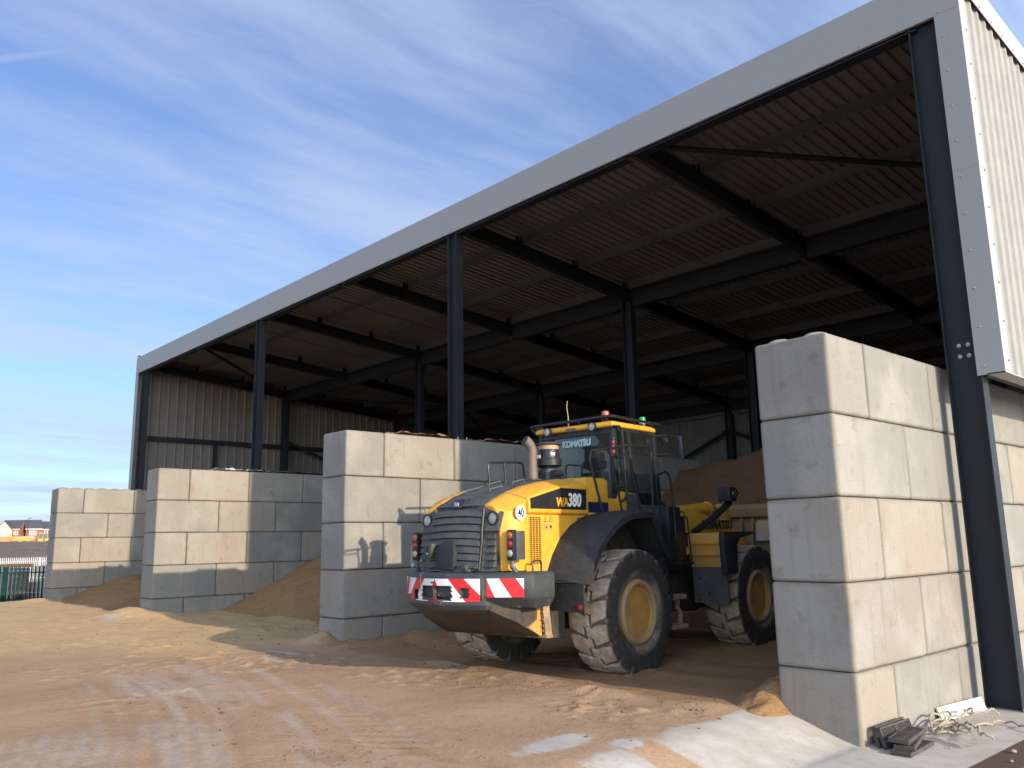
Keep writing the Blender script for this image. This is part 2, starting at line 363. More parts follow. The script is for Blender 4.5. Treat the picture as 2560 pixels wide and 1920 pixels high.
LENS_G = plain('green_lamp_lens', (0.01, 0.26, 0.08), 0.25, 0, 0.8)
CHROME = plain('lamp_reflector', (0.8, 0.8, 0.8), 0.15, 1.0)
RUST = painted('rusty_exhaust_steel', (0.17, 0.122, 0.088), 0.5, dust=(0.22, 0.205, 0.18), dustamt=0.6, scale=5, metal=0.3)
GLASS_R = glass_mat('dusty_rear_glass', (0.40, 0.46, 0.48), 0.30, (0.050, 0.066, 0.078), 0.02)
GLASS = glass_mat('tinted_cab_glass', (0.55, 0.66, 0.62), 0.06, (0.2, 0.22, 0.22), 0.05)
DARKF = plain('seat_fabric', (0.012, 0.012, 0.013), 0.9)
BLUE = plain('dark_blue_decal', (0.012, 0.016, 0.055), 0.35)
TEAL = plain('pale_teal_decal', (0.26, 0.40, 0.40), 0.5)

# ------------------------------------------------------------------ ground
WX = [0.0, -8.83, -17.66, -26.57]                        # right faces of the four block walls
xs = np.unique(np.round(np.concatenate([np.arange(-9.5, 2.0, .05), np.arange(-20, -9.5, .1), np.arange(-30, -20, .2), np.arange(2, 8, .2),
     np.array([-700, -400, -250, -180, -130, -100, -80, -65, -55, -48, -42, -38, -36, -34, -32, -31, -30.4, -30.2, -27.8, -27.7, 8, 9, 11, 15, 25, 60, 200])]), 3))
ys = np.unique(np.round(np.concatenate([np.arange(-6.5, 1.5, .05), np.arange(1.5, 9, .1), np.arange(9, 20.5, .4), np.arange(-10, -6.5, .25),
     np.array([-400, -200, -100, -50, -30, -20, -15, -12, 21, 22, 24, 28, 35, 50, 80, 130, 200, 400, 700])]), 3))
X, Y = np.meshgrid(xs, ys)
H = 0.40 - 0.245*sst(-0.95, 0.12, X)
H = np.where((X > -0.05) & (Y < -0.345*X), np.maximum(H, 0.155+0.022*sst(0, .06, -0.345*X-Y)), H)
soft = sst(-0.7, -1.6, X)
H = H + soft*((fbm(X*.35, Y*.35, 3)-.5)*.06 + (fbm(X*1.3, Y*1.3, 5)-.5)*.028)
clump = sst(.50, .66, fbm(X*.8+3, Y*.8, 11, 3))*sst(-5.6, -3.4, Y)
H = H + soft*clump*np.maximum(0, fbm(X*8.5, Y*8.5, 23, 3)-.52)*.13
def heap(cx, cy, rx, ry, hh): return hh*np.exp(-(((X-cx)/rx)**2 + ((Y-cy)/ry)**2))
H = H + heap(-18.15, -.35, .75, .55, .20) + heap(-16.9, .05, .8, .35, .12) + heap(-9.3, -.12, .42, .3, .17) + heap(-26.8, -.3, .6, .5, .10)
H = H + heap(-5.6, -.36, .5, .14, .07) + heap(-4.1, -.35, .7, .12, .06) + heap(-2.5, -.55, .6, .15, .05) + heap(-1.3, -.45, .35, .18, .05)
H = H + heap(-8.5, 1.2, .3, 1.6, .10)
inbay = ((X < -0.8) & (Y > 0.3))
H = H + np.where(inbay, .03*np.sin(Y*7.0+1.5*np.sin(X*1.7))*sst(.3, 1.0, Y)*(fbm(X*1.5, Y*.6, 31, 2)), 0)
# tyre tracks
trkA = [(-9.27,-3.68),(-7.69,-3.65),(-6.2,-3.85),(-4.75,-4.23),(-3.73,-4.59),(-2.81,-4.93),(-1.6,-5.5),(-.4,-6.3)]
trkB = [(-8.6,-2.35),(-7.2,-2.45),(-5.36,-2.69),(-3.68,-3.1),(-2.87,-3.3),(-2.02,-3.42),(-1.24,-3.5),(-.2,-3.7)]
dA_, aA, sA = pdist(X, Y, trkA); dB_, aB, sB = pdist(X, Y, trkB)
inA = sst(.55, .35, dA_); inB = sst(.36, .26, dB_)
H = H - soft*inA*.012 + soft*inA*.012*np.sin((dA_*sA)*38) 
H = H - soft*inB*.02 + soft*sst(.40, .33, dB_)*sst(.24, .32, dB_)*.022
rip = sst(1.5, .3, np.hypot(X+4.2, (Y+5.6)*1.2))
H = H + soft*rip*.012*np.sin((X*.35+Y*.94)*44 + 3*fbm(X*2, Y*2, 41, 2))*fbm(X*3, Y*3, 47, 2)
H = H + soft*inB*.010*np.maximum(0, np.sin(aB*24 + dB_*sB*18))*sst(.42, .6, fbm(X*1.1, Y*1.1, 53, 2))
H = np.where(X < -27.75, -0.45, H)                       # the yard slab ends at the fence, lower ground beyond
# bare concrete, wet sand with painted bay shade, pale dry sand, soil strip
bare = np.zeros(X.shape)
bare = np.maximum(bare, sst(-1.25, -.8, X + .35*(fbm(X*1.2, Y*1.2, 61, 3)-.5))*sst(-2.6, -1.3, Y + .6*(X+.4)*-1*0 + .5*(fbm(X*1.6, Y*1.6, 67, 3)-.5)))
bare = np.maximum(bare, sst(-.1, .25, X)*1.0*sst(-5.0, -3.6, Y))
for cx, cy, rx, ry, s_ in [(-1.35,-2.5,.22,.55,.85), (-.7,-2.5,.3,.4,.9), (-.95,-2.1,.18,.3,.8), (-.2,-2.0,.3,.25,.7),
                           (-8.6,-1.2,.9,.14,.8), (-7.9,-1.75,.6,.12,.7), (-17.5,-1.0,.35,.5,.7),
                           (-6.5,-4.1,.3,.12,.5)]:
    bare = np.maximum(bare, s_*np.exp(-(((X-cx)/rx)**2+((Y-cy)/ry)**2)))
sA_ = dA_*sA
regA = sst(1.9, .5, np.abs(sA_+.5))*sst(9.5, 7.0, aA)*sst(.2, 1.6, aA)
wash = np.maximum(0, regA*(.30 + 1.5*(fbm(sA_*8, aA*.5, 171, 3)-.46) + .5*(fbm(X*.9, Y*.9, 173, 3)-.5)))
wash = np.maximum(wash, rip*(.50 + .30*np.sin((X*.35+Y*.94)*40 + 5*fbm(X*2, Y*2, 41, 2))*fbm(X*3, Y*3, 47, 2) + .45*(fbm(X*1.4, Y*1.4, 177, 3)-.5)))
for o_ in (-.30, -.12, .05, .24):
    bare = np.maximum(bare, .62*np.exp(-((dA_*sA-o_)/.04)**2)*sst(7.8, 6.2, aA)*sst(.6, 1.6, aA)*(0.6+.5*fbm(X*2, Y*2, 71, 2)))
bare = np.where(Y > 0.1, np.where(X > -.4, 1.0, 0.0), bare)
damp_shade = (.35+.55*sst(-9.7, -8.9, X))*sst(-1.2, .3, Y)  # painted shade: sand darkened inside the bays, strongest where the loader stands
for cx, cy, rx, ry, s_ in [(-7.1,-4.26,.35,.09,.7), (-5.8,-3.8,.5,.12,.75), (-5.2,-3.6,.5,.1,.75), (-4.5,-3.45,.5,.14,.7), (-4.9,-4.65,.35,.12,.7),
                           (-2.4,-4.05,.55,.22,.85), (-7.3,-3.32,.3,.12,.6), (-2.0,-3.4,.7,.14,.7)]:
    damp_shade = np.maximum(damp_shade, s_*np.exp(-(((X-cx)/rx)**2+((Y-cy)/ry)**2)))
for o_, wd_ in ((-.2,.03),(-.06,.03),(.08,.03),(.2,.03)): damp_shade = np.maximum(damp_shade, .62*np.exp(-((dB_*sB-o_)/wd_)**2)*sst(3.6, 5.2, aB)*(.5+.7*fbm(X*3, Y*3, 77, 2)))
damp_shade = np.maximum(damp_shade, .42*sst(.5, .2, np.abs(dA_*sA-.05))*sst(7.5, 5.5, aA)*fbm(X*1.5, Y*1.5, 79, 3)*1.3)
damp_shade = np.maximum(damp_shade, .38*sst(.45, .62, fbm(X*.45+7, Y*.9, 83, 3))*sst(-5.5, -3.5, X)*sst(-.2, -1.5, Y))
damp_shade = np.where(Y < -4.2, damp_shade*.7, damp_shade)
pale = sst(-3.0, -1.2, Y - .18*(X+6))*sst(-7.0, -11, X)*.9
pale = np.maximum(pale, .8*sst(-9.5, -13, X))
soil = np.where((X > .5) & (Y > -.3-.0*X), sst(.84, .94, X + .12*(Y-.6)*0)*sst(1.3, 1.1, X), 0)
soil = np.maximum(soil, np.where(X < -27.75, 1.0, 0))
ground = structure(grid_mesh('ground', xs, ys, H, GROUND, {'bare': bare, 'damp_shade': damp_shade, 'pale': pale, 'soil': soil, 'wash': wash}))

# loose clods of sand lying about the yard
ico = bmesh.new(); bmesh.ops.create_icosphere(ico, subdivisions=1, radius=1.0); ICV = [v.co.copy() for v in ico.verts]; ICF = [[v.index for v in fc.verts] for fc in ico.faces]; ico.free()
def ground_h(x, y):
    i = int(np.clip(np.searchsorted(xs, x), 1, len(xs)-1)); j = int(np.clip(np.searchsorted(ys, y), 1, len(ys)-1)); return float(H[j, i])
m = MB(); rc = random.Random(11); n = 0; tries = 0
bands = [((-6.3,-.45),(-1.2,-.5),.35), ((-4.6,-1.2),(-1.3,-1.0),.4), ((-17,-.6),(-10.5,-1.4),.8), ((-7.5,-4.3),(-2.2,-3.6),.35), ((-3.2,-4.2),(-1.6,-3.7),.35), ((-9,1.2),(-6,.6),.9), ((-16,1.0),(-10.5,1.0),.6), ((-1.6,-.9),(-1.0,.3),.25)]
while n < 800 and tries < 30000:
    tries += 1
    if rc.random() < .62:
        a, b, sp = rc.choice(bands); q = rc.random(); x = a[0]+(b[0]-a[0])*q+rc.gauss(0, sp); y = a[1]+(b[1]-a[1])*q+rc.gauss(0, sp*.55)
    else: x, y = rc.uniform(-16, -.9), rc.uniform(-5.6, 1.6)
    if y > .0 and (-9.8 < x < -8.7 or -18.6 < x < -17.5 or x > -1.0): continue
    r_ = min(.024, .004+abs(rc.gauss(0, .007))); z = ground_h(x, y); k = rc.random()*9; sx_, sy_ = rc.uniform(.8,1.7), rc.uniform(.8,1.4)
    m.add([(x+v.x*r_*sx_*(1+.4*mnoise.noise(v*1.7+Vector((k,n,0)))), y+v.y*r_*sy_*(1+.4*mnoise.noise(v*1.3+Vector((n,k,0)))), z+r_*.25+v.z*r_*.7*(1+.4*mnoise.noise(v+Vector((k,k,n))))) for v in ICV], ICF); n += 1
cl_ = m.build('sand_clods', sand_mat('loose_sand_clods', (0.34, 0.215, 0.118), (0.26, 0.158, 0.085)), smooth=60); cl_['kind'] = 'stuff'; cl_['label'] = 'loose clods of sand scattered over the yard'; cl_['category'] = 'sand clods'
# ------------------------------------------------------------------ block walls
def block_mesh(L, seed, studs=False):
    W_, Hh = .794, .795
    def coords(S):
        h = S/2; inner = list(np.linspace(-h+.05, h-.05, max(3, int(S/.16))))
        return [-h, -h+.010, -h+.022, -h+.034] + inner + [h-.034, h-.022, h-.010, h]
    ax = [coords(W_), coords(L-.009), coords(Hh)]; hs = [W_/2, (L-.009)/2, Hh/2]
    edge = []
    vid = {}; vs = []; fs = []
    def vert(p):
        k = tuple(round(c, 4) for c in p)
        if k in vid: return vid[k]
        p = Vector(p)
        nz = mnoise.noise(p*3.1 + Vector((seed*7.3, 0, 0))); n2 = mnoise.noise(p*11 + Vector((0, seed*5.1, 0)))
        c = .030 + .012*max(0, n2) + .022*max(0, mnoise.noise(p*5 + Vector((0, 0, seed*3.7))) - .25)
        q = Vector([max(-h+c, min(h-c, x)) for x, h in zip(p, hs)]); d = p-q
        if sum(abs(x) > 1e-6 for x in d) > 1: d = d.normalized()*c*(1.0 if sum(abs(x) > 1e-6 for x in d) == 2 else .95)
        v = q + d + (p.normalized()*0.0025*nz)
        vid[k] = len(vs); vs.append((v.x, v.y, v.z + Hh/2)); edge.append(1.0 if sum(abs(x) > 1e-6 for x in d) > 1 else 0.0); return vid[k]
    for a in range(3):
        b, c = [(1,2),(0,2),(0,1)][a]
        for s in (-1, 1):
            for i in range(len(ax[b])-1):
                for j in range(len(ax[c])-1):
                    def P(u, v):
                        p = [0,0,0]; p[a] = s*hs[a]; p[b] = u; p[c] = v; return vert(p)
                    fs.append((P(ax[b][i], ax[c][j]), P(ax[b][i+1], ax[c][j]), P(ax[b][i+1], ax[c][j+1]), P(ax[b][i], ax[c][j+1])))
    m = MB().add(vs, fs)
    if studs:
        for iy in range(int(round(L/.4))):
            for ix in (-.2, .2):
                m.lathe([(.155,0),(.135,.018),(.11,.038),(.085,.048),(.03,.051)], (ix, -L/2+.2+iy*.4, Hh-.003), 'z', 14)
    o = m.build('concrete_block', CONC, smooth=40); me = o.data; bpy.data.objects.remove(o)
    at = me.attributes.new('edge', 'FLOAT', 'POINT')       # chamfered rims, where formwork grime sits
    from mathutils.kdtree import KDTree
    kd = KDTree(len(vs)); [kd.insert(p, i) for i, p in enumerate(vs)]; kd.balance()
    at.data.foreach_set('value', [edge[kd.find(q.co)[1]] if kd.find(q.co)[2] < 1e-3 else 0.0 for q in me.vertices]); return me
FULL = [block_mesh(1.6, k) for k in range(4)]; HALF = [block_mesh(.8, 10+k) for k in range(3)]
FULLS = [block_mesh(1.6, 20+k, True) for k in range(2)]; HALFS = [block_mesh(.8, 30, True)]
WALL_LAB = ['tall pale concrete block wall nearest the camera, studded on top, beside the corner column',
            'concrete block wall behind the yellow loader, with red rubble along its top',
            'concrete block wall with shiny plastic film and a steel column on its top',
            'farthest concrete block wall at the left edge, with knobbly studs on top']
def block_wall(i):
    wl = thing('concrete_block_wall', WALL_LAB[i], 'wall', (WX[i]-.4, 0, 0), 0, 'concrete block bay walls')
    random.seed(100+i)
    for c in range(5):                                    # c = 0 is the lowest course
        y = 0.0; down = 4-c
        while y < 18.2:
            L = .8 if (y == 0 and down % 2 == 0) else 1.6
            stud = (c == 4 and i in (0, 3))
            me = random.choice((FULLS if stud else FULL) if L == 1.6 else (HALFS if stud else HALF))
            o = link('concrete_block', me, wl)
            o.location = (random.uniform(-.004,.004), y+L/2+random.uniform(-.002,.002), c*.8)
            o.rotation_euler = (0, 0, random.choice((0, PI)) + R(random.uniform(-.2,.2)))
            y += L
    return wl
for i in range(4): block_wall(i)
bwl = thing('concrete_block_wall', 'dim concrete block wall across the back of the shed', 'wall', (-13.5, 18.9, 0), 0, 'concrete block bay walls')
for c in range(5):
    x = -13.0
    while x < 13.0:
        o = link('concrete_block', FULL[(c+int(x)) % 4], bwl); o.location = (x+.8+(.8 if c % 2 else 0), 0, c*.8); o.rotation_euler = (0, 0, PI/2); x += 1.6

# ------------------------------------------------------------------ shed
FX = [.30, -4.46, -9.23, -13.64, -18.06, -22.62, -27.22]  # frame lines
RY = [2.75, 8.3, 13.8, 19.3]                              # column rows
def roofz(y): return 8.72 - .095*(y-2.9)                  # rafter top
shed = thing('open_fronted_shed', 'long open-fronted steel shed with grey fascia and dark navy columns', 'shed', (0, 0, 0))
def isec(p0, p1, depth, width, across, tf=.016, tw=.012):
    """I-section from p0 to p1; 'across' is the direction of the depth (web plane)."""
    p0, p1, a = Vector(p0), Vector(p1), Vector(across).normalized(); d = (p1-p0).normalized(); b = d.cross(a).normalized()
    D, Wd = depth/2, width/2
    poly = [(-D,-Wd),(-D+tf,-Wd),(-D+tf,-tw/2),(D-tf,-tw/2),(D-tf,-Wd),(D,-Wd),(D,Wd),(D-tf,Wd),(D-tf,tw/2),(-D+tf,tw/2),(-D+tf,Wd),(-D,Wd)]
    return MB().loft([[p + a*u + b*v for u, v in poly] for p in (p0, p1)])
# columns (depth along x, flanges facing left and right)
for ri, y in enumerate(RY):
    for fi, x in enumerate(FX):
        edge = fi in (0, 6)
        if not edge and ri in (0, 1, 2) and fi in (1, 3, 5): continue
        z0 = .12 if fi == 0 else (4.0 if fi in (2, 4) else .4)
        zt = roofz(y) - .3
        c = isec((x, y, z0), (x, y, zt), .37 if edge else .28, .18, (1, 0, 0)).build('column', NAVY, shed, smooth=0)
        m = MB().bb(x-.24, x+.24, y-.16, y+.16, z0, z0+.025)
        m.build('base_plate', NAVY, c)
        for sx in (-1, 1):
            for sy in (-1, 1):
                b = MB().lathe([(.016,0),(.016,.016),(.009,.016),(.009,.05),(.001,.051)], (x+sx*.20, y+sy*.11, z0+.025), 'z', 6)
                if ri == 0: b.build('anchor_bolt', BOLT, c)
        if fi == 0 and ri == 0:
            for sx, sz in ((-.05,4.20),(.05,4.20),(-.05,4.07),(.05,4.07)):
                MB().lathe([(.026,0),(.026,-.005),(.018,-.006),(.018,-.022),(.012,-.026),(.001,-.028)], (x+sx, y-.006, sz), 'y', 10).build('bolt', BOLT, c)
# rafters
for fi, x in enumerate(FX):
    ra = isec((x, RY[0]-.05, roofz(RY[0])-.15), (x, RY[3], roofz(RY[3])-.15), .30, .165, (0, 0, 1)).build('rafter', NAVY, shed, smooth=0)
    for k in range(1, 9):
        y = 2.85+k*1.82; z = roofz(y)
        MB().bb(x-.10, x-.09, y-.085, y+.085, z, z+.23).build('purlin_cleat', NAVY, ra, smooth=0)
# eaves beams, mid beams
for ri, y in enumerate(RY):
    for a, b in zip(FX[:-1], FX[1:]):
        if ri == 0: isec((a-.09, y+.01, 8.44), (b+.09, y+.01, 8.44), .29, .20, (0, 0, 1)).build('eaves_beam', NAVY, shed, smooth=0)
        else:
            dz = .42; zc = roofz(y) - .01 - dz/2 - .05
            isec((a-.09, y, zc), (b+.09, y, zc), dz, .17, (0, 0, 1)).build('valley_beam', NAVY, shed, smooth=0)
# purlins: zed sections, one per bay and line
for k in range(0, 10):
    y = 2.85 + k*1.82; z = roofz(y)+.004
    for a, b in zip(FX[:-1], FX[1:]):
        m = MB(); Lx, Rx = a-.002, b+.002
        poly = [(-.075, .0),(-.075,.020),(-.073,.020),(-.073,.002),(0,.002),(0,.234),(.07,.234),(.07,.216),(.072,.216),(.072,.236),(-.002,.236),(-.002,0)]
        m.prism([(y+q[0], z+q[1]) for q in poly], 'x', Lx, Rx); m.build('purlin', GALV, shed, smooth=0)
# sag rods
for a, b in zip(FX[:-1], FX[1:]):
    m = MB(); xm = (a+b)/2
    m.tube([(xm, 2.85, roofz(2.85)+.06), (xm, 19.2, roofz(19.2)+.06)], .009, 6); m.build('sag_rod', BLK, shed)
# roof sheet: trapezoidal ribs down the slope
sec = []; x = -27.96
while x < .68: sec += [(x, 0), (x+.122, 0), (x+.138, .038), (x+.182, .038), (x+.198, 0)]; x += .2
sec = [q for q in sec if q[0] <= .70]
rings = [[(px, y, roofz(y)+.242+pz) for px, pz in sec] for y in (2.93, 19.5)]
top = [[(px, y, roofz(y)+.248+pz) for px, pz in sec] for y in (2.93, 19.5)]
MB().loft(rings, caps=False, closed=False).loft(top, caps=False, closed=False).build('roof_sheet', LINER, shed, smooth=0)
# bracing tubes under the roof and between columns
def brace(p, q, r_=.05): MB().tube([p, q], r_, 10).build('brace', NAVY, shed)
for k, (a, b) in enumerate(((FX[1], FX[0]), (FX[5], FX[6]))):
    for ri in range(3):
        y0, y1 = RY[ri]+.1, RY[ri+1]-.1
        if ri == 1: y0, y1 = y1, y0
        s_ = .12 if a < b else -.12
        brace((a+s_, y0, roofz(y0)-.22), (b-s_, y1, roofz(y1)-.22))
for x in (FX[6]+.1, FX[0]-.1):
    brace((x, 8.45, 6.1), (x, 13.65, 4.2), .06); brace((x, 13.65, 6.0), (x, 8.45, 4.1), .06)
brace((FX[2]-.1, 19.15, 5.9), (FX[3]+.1, 19.15, 4.1), .06); brace((FX[2]-.1, 19.12, 4.2), (FX[3]+.1, 19.12, 5.9), .06)
brace((FX[4]-.1, 19.15, 5.9), (FX[5]+.1, 19.15, 4.1), .06); brace((FX[3]-.1, 19.15, 5.9), (FX[4]+.1, 19.15, 4.1), .06)
# cladding: ribbed sheets on both gables and the back
def ribbed(pos, length, zb, ztop, pitch=.25, rib=.030, flatw=.66):
    s_ = []; q = 0.0
    while q < length-1e-3:
        for dq, dz in ((0,0),(pitch*flatw,0),(pitch*(flatw+.09),rib),(pitch*.91,rib)):
            if q+dq <= length: s_.append((q+dq, dz))
        q += pitch
    s_.append((length, 0)); return s_
def gable(x, sgn, name):
    s_ = ribbed(x, 16.7, 0, 0)
    m = MB()
    for off in (0, -.006):
        lo = [(x+sgn*(d+off), 2.70+q, 3.82) for q, d in s_]; hi = [(x+sgn*(d+off), 2.70+q, roofz(2.70+q)+.25) for q, d in s_]
        m.loft([lo, hi], caps=False, closed=False)
    return m.build(name, [CLAD], shed, smooth=0)
gr = gable(.685, 1, 'gable_cladding'); gl = gable(-27.955, -1, 'gable_cladding')
m = MB(); s_ = ribbed(0, 28.5, 0, 0, .333, .03)
for off in (0, .006):
    m.loft([[(-27.9+q, 19.45+d+off, 3.9) for q, d in s_], [(-27.9+q, 19.45+d+off, roofz(19.45)+.24) for q, d in s_]], caps=False, closed=False)
m.build('back_cladding', LINING, shed, smooth=0)
# inner lining of the left gable (ribs towards the inside)
m = MB(); s_ = ribbed(0, 16.5, 0, 0, .333, .034, .72)
m.loft([[(-27.62+d, 2.8+q, 3.84) for q, d in s_], [(-27.62+d, 2.8+q, roofz(2.8+q)+.238) for q, d in s_]], caps=False, closed=False)
m.loft([[(-27.63+d, 2.8+q, 3.84) for q, d in s_], [(-27.63+d, 2.8+q, roofz(2.8+q)+.238) for q, d in s_]], caps=False, closed=False)
m.build('gable_lining', LINING, shed, smooth=0)
m = MB(); m.loft([[(.48+d, 2.9+q, 3.84) for q, d in s_], [(.48+d, 2.9+q, roofz(2.9+q)+.238) for q, d in s_]], caps=False, closed=False)
m.build('gable_lining', LINING, shed, smooth=0)
# sheeting rails
for x in (-27.55, .42):
    for z in (3.95, 5.95):
        MB().bb(x-.06, x+.06, 2.85, 19.2, z-.09, z+.09).build('sheeting_rail', GALV if z > 5 and x > 0 else NAVY, shed, smooth=0)
MB().bb(-27.55, -27.43, 5.5, 5.62, 3.9, 5.86).build('sheeting_post', NAVY, shed, smooth=0)
for z in (4.1, 6.62): MB().bb(-27.4, .4, 19.30, 19.42, z-.07, z+.07).build('sheeting_rail', GALV, shed, smooth=0)
for xa in FX[:-1]: MB().bb(xa-2.4, xa-2.37, 19.40, 19.42, 4.2, 6.55).build('sheeting_post', GALV, shed, smooth=0)
# bottom flashing of gables
for x0, x1 in ((.55, .735), (-28.0, -27.8)):
    MB().bb(x0, x1, 2.64, 19.4, 3.800, 3.812).build('drip_flashing', FASC, shed, smooth=0)
# front fascia: folded steel, lapped joints, screws
FYF = 2.64
def fascia():
    edges = [.72, -4.3, -9.3, -14.3, -19.3, -24.3, -27.99]
    for a, b in zip(edges[:-1], edges[1:]):
        m = MB(); b2 = b - .02
        poly = [(FYF, 8.356), (FYF, 8.955), (FYF+.16, 9.02), (FYF+.30, 9.01), (FYF+.30, 9.003), (FYF+.16, 9.012), (FYF+.004, 8.935), (FYF+.004, 8.36), (FYF+.05, 8.36), (FYF+.05, 8.356)]
        m.prism(poly, 'x', b if b > -27 else b, a, 0)
        o = m.build('fascia', FASC, shed, smooth=0)
fascia()
def screws(pts, name, axis, parent, r_=.012, m_=BOLT):
    m = MB()
    for p in pts:
        s_ = -1 if axis == 'y' else 1
        m.lathe([(r_,0),(r_,s_*.004),(r_*.7,s_*.010),(r_*.1,s_*.012)], p, axis, 8)
    return m.build(name, m_, parent)
# corner flashings (right): front leg and side leg, in two lengths
for z0, z1, e in ((3.80, 6.30, 0.0), (6.28, 8.352, .0025)):
    m = MB().bb(.46, .72, FYF-e, FYF+.006, z0, z1); m.bb(.72, .738+e, FYF-e, FYF+.20, z0, z1 + (.3 if e else 0)); m.bb(.445, .46, FYF-e, FYF+.03, z0, z1)
    m.build('corner_flashing', FASC, shed, smooth=0)
    m = MB().bb(-27.99, -27.74, FYF-e, FYF+.006, z0, z1); m.bb(-28.008-e, -27.99, FYF-e, FYF+.20, z0, z1)
    m.build('corner_flashing', FASC, shed, smooth=0)
screws([(.53, FYF-.003, z) for z in np.arange(3.9, 8.4, .46)], 'screw_row', 'y', shed)
screws([(.742, FYF+.15, z) for z in np.arange(3.95, 8.9, .46)], 'screw_row', 'x', shed)
screws([(x, FYF, 8.385) for x in np.arange(.5, -27.8, -.5)], 'screw_row', 'y', shed)
# verge flashing along the top of both gables
for x0, x1 in ((.60, .742), (-28.012, -27.87)):
    m = MB(); poly = [(2.66, roofz(2.66)-.05), (19.5, roofz(19.5)-.05), (19.5, roofz(19.5)+.31), (2.66, roofz(2.66)+.31)]
    xo = x1 if x0 > 0 else x0
    m.prism(poly, 'x', xo-.004, xo+.004); m.prism([(2.66, roofz(2.66)+.304), (19.5, roofz(19.5)+.304), (19.5, roofz(19.5)+.31), (2.66, roofz(2.66)+.31)], 'x', x0+.004, x1-.004)
    m.build('verge_flashing', FASC, shed, smooth=0)
screws([(.747, y, roofz(y)+.0) for y in np.arange(3.0, 12, .40)], 'screw_row', 'x', shed)

# ------------------------------------------------------------------ sand heaps
def heap_mesh(name, label, xs_, ys_, fn, mat=SAND):
    X_, Y_ = np.meshgrid(xs_, ys_); Z_ = fn(X_, Y_)
    return tag(grid_mesh(name, xs_, ys_, Z_, mat), label, 'sand heap', 'sand heaps stored in the bays')
def rough(X_, Y_, s=0): return (fbm(X_*1.1, Y_*1.1, 80+s, 4)-.5)*.34 + (fbm(X_*4.2, Y_*4.2, 90+s, 4)-.5)*.17
def f1(X_, Y_):
    rid = .35*np.abs(np.sin(X_*1.1+.6*Y_ + 1.5*fbm(X_*.5, Y_*.5, 99, 2)))*sst(5.8, 8, Y_)
    z = .2 + (Y_-5.6 + .9*(fbm(X_*.4, X_*0, 101, 2)-.5))*.92
    cap = 3.55 + .55*sst(-9, -4, X_) + .25*fbm(X_*.6, Y_*.6, 103, 2)
    cap = cap - .12*np.maximum(0, Y_-11)
    z = np.minimum(z, cap) - .25*rid*sst(.5, 2, cap-z+1)
    return np.maximum(z + rough(X_, Y_), .2)
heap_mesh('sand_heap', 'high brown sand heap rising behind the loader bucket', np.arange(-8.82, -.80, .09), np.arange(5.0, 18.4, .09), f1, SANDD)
def f2(X_, Y_):
    u = np.clip((X_+17.66)/8.0, 0, 1)
    z = .32 + (Y_-1.62 - .25*u + .35*(fbm(X_*.7, X_*0, 111, 2)-.5))*(.47 + .25*u)
    return np.maximum(np.minimum(z, 2.7+.4*fbm(X_*.7, Y_*.7, 113, 2)) + rough(X_, Y_, 3)*.55, .25)
heap_mesh('sand_heap', 'smooth brown sand heap sloping up between the two middle walls', np.arange(-17.65, -9.64, .08), np.arange(1.4, 14, .08), f2)
def f3(X_, Y_):
    z = .33 + (Y_+.15+.3*(fbm(X_*.8, X_*0, 121, 2)-.5))*.34
    return np.maximum(np.minimum(z, .92+.22*fbm(X_*.7, Y_*.7, 123, 2)) + rough(X_, Y_, 6)*.5, .25)
heap_mesh('sand_heap', 'low trampled sand heap against the farthest wall', np.arange(-26.56, -18.48, .09), np.arange(-.2, 12, .09), f3)
def gbase(X_): return .355 - .245*sst(-.95, .12, X_)
def f4(X_, Y_):
    d = np.hypot((X_+.80)/.75, (Y_-.62)/1.20)
    return np.maximum(gbase(X_) + .38*np.maximum(0, 1-d)**1.2*np.where(Y_ < .05, sst(-.62, -.86, X_), 1) + (rough(X_, Y_, 9)*.6+(fbm(X_*8, Y_*8, 131, 4)-.5)*.16)*np.clip(1.25-d, 0, 1), gbase(X_))
heap_mesh('sand_heap', 'small loose sand pile at the inner foot of the nearest wall', np.arange(-1.9, -.20, .03), np.arange(-.8, 1.9, .03), f4)

# ------------------------------------------------------------------ wheel loader
LD = thing('wheel_loader', 'yellow and dark grey wheel loader parked in the bay with its rear outwards', 'wheel loader', (-4.56, .80, .42), R(6.2))
def text_part(body, size, mat, parent, loc, rot, name='lettering', bold=.0, shear=0.0, depth=.003, align='LEFT', sx=1.0, spacing=1.0):
    cu = bpy.data.curves.new('tmp_text', 'FONT'); cu.body = body; cu.size = size; cu.offset = bold; cu.shear = shear
    cu.extrude = depth; cu.align_x = align; cu.align_y = 'CENTER'; cu.space_character = spacing; cu.resolution_u = 3
    ob = bpy.data.objects.new('tmp_text', cu); COL.objects.link(ob)
    bpy.context.view_layer.update(); dg = bpy.context.evaluated_depsgraph_get()
    me = bpy.data.meshes.new_from_object(ob.evaluated_get(dg)); bpy.data.objects.remove(ob)
    me.materials.clear(); me.materials.append(mat)
    o = link(name, me, parent); o.location = loc; o.rotation_euler = rot; o.scale = (sx, 1, 1); return o

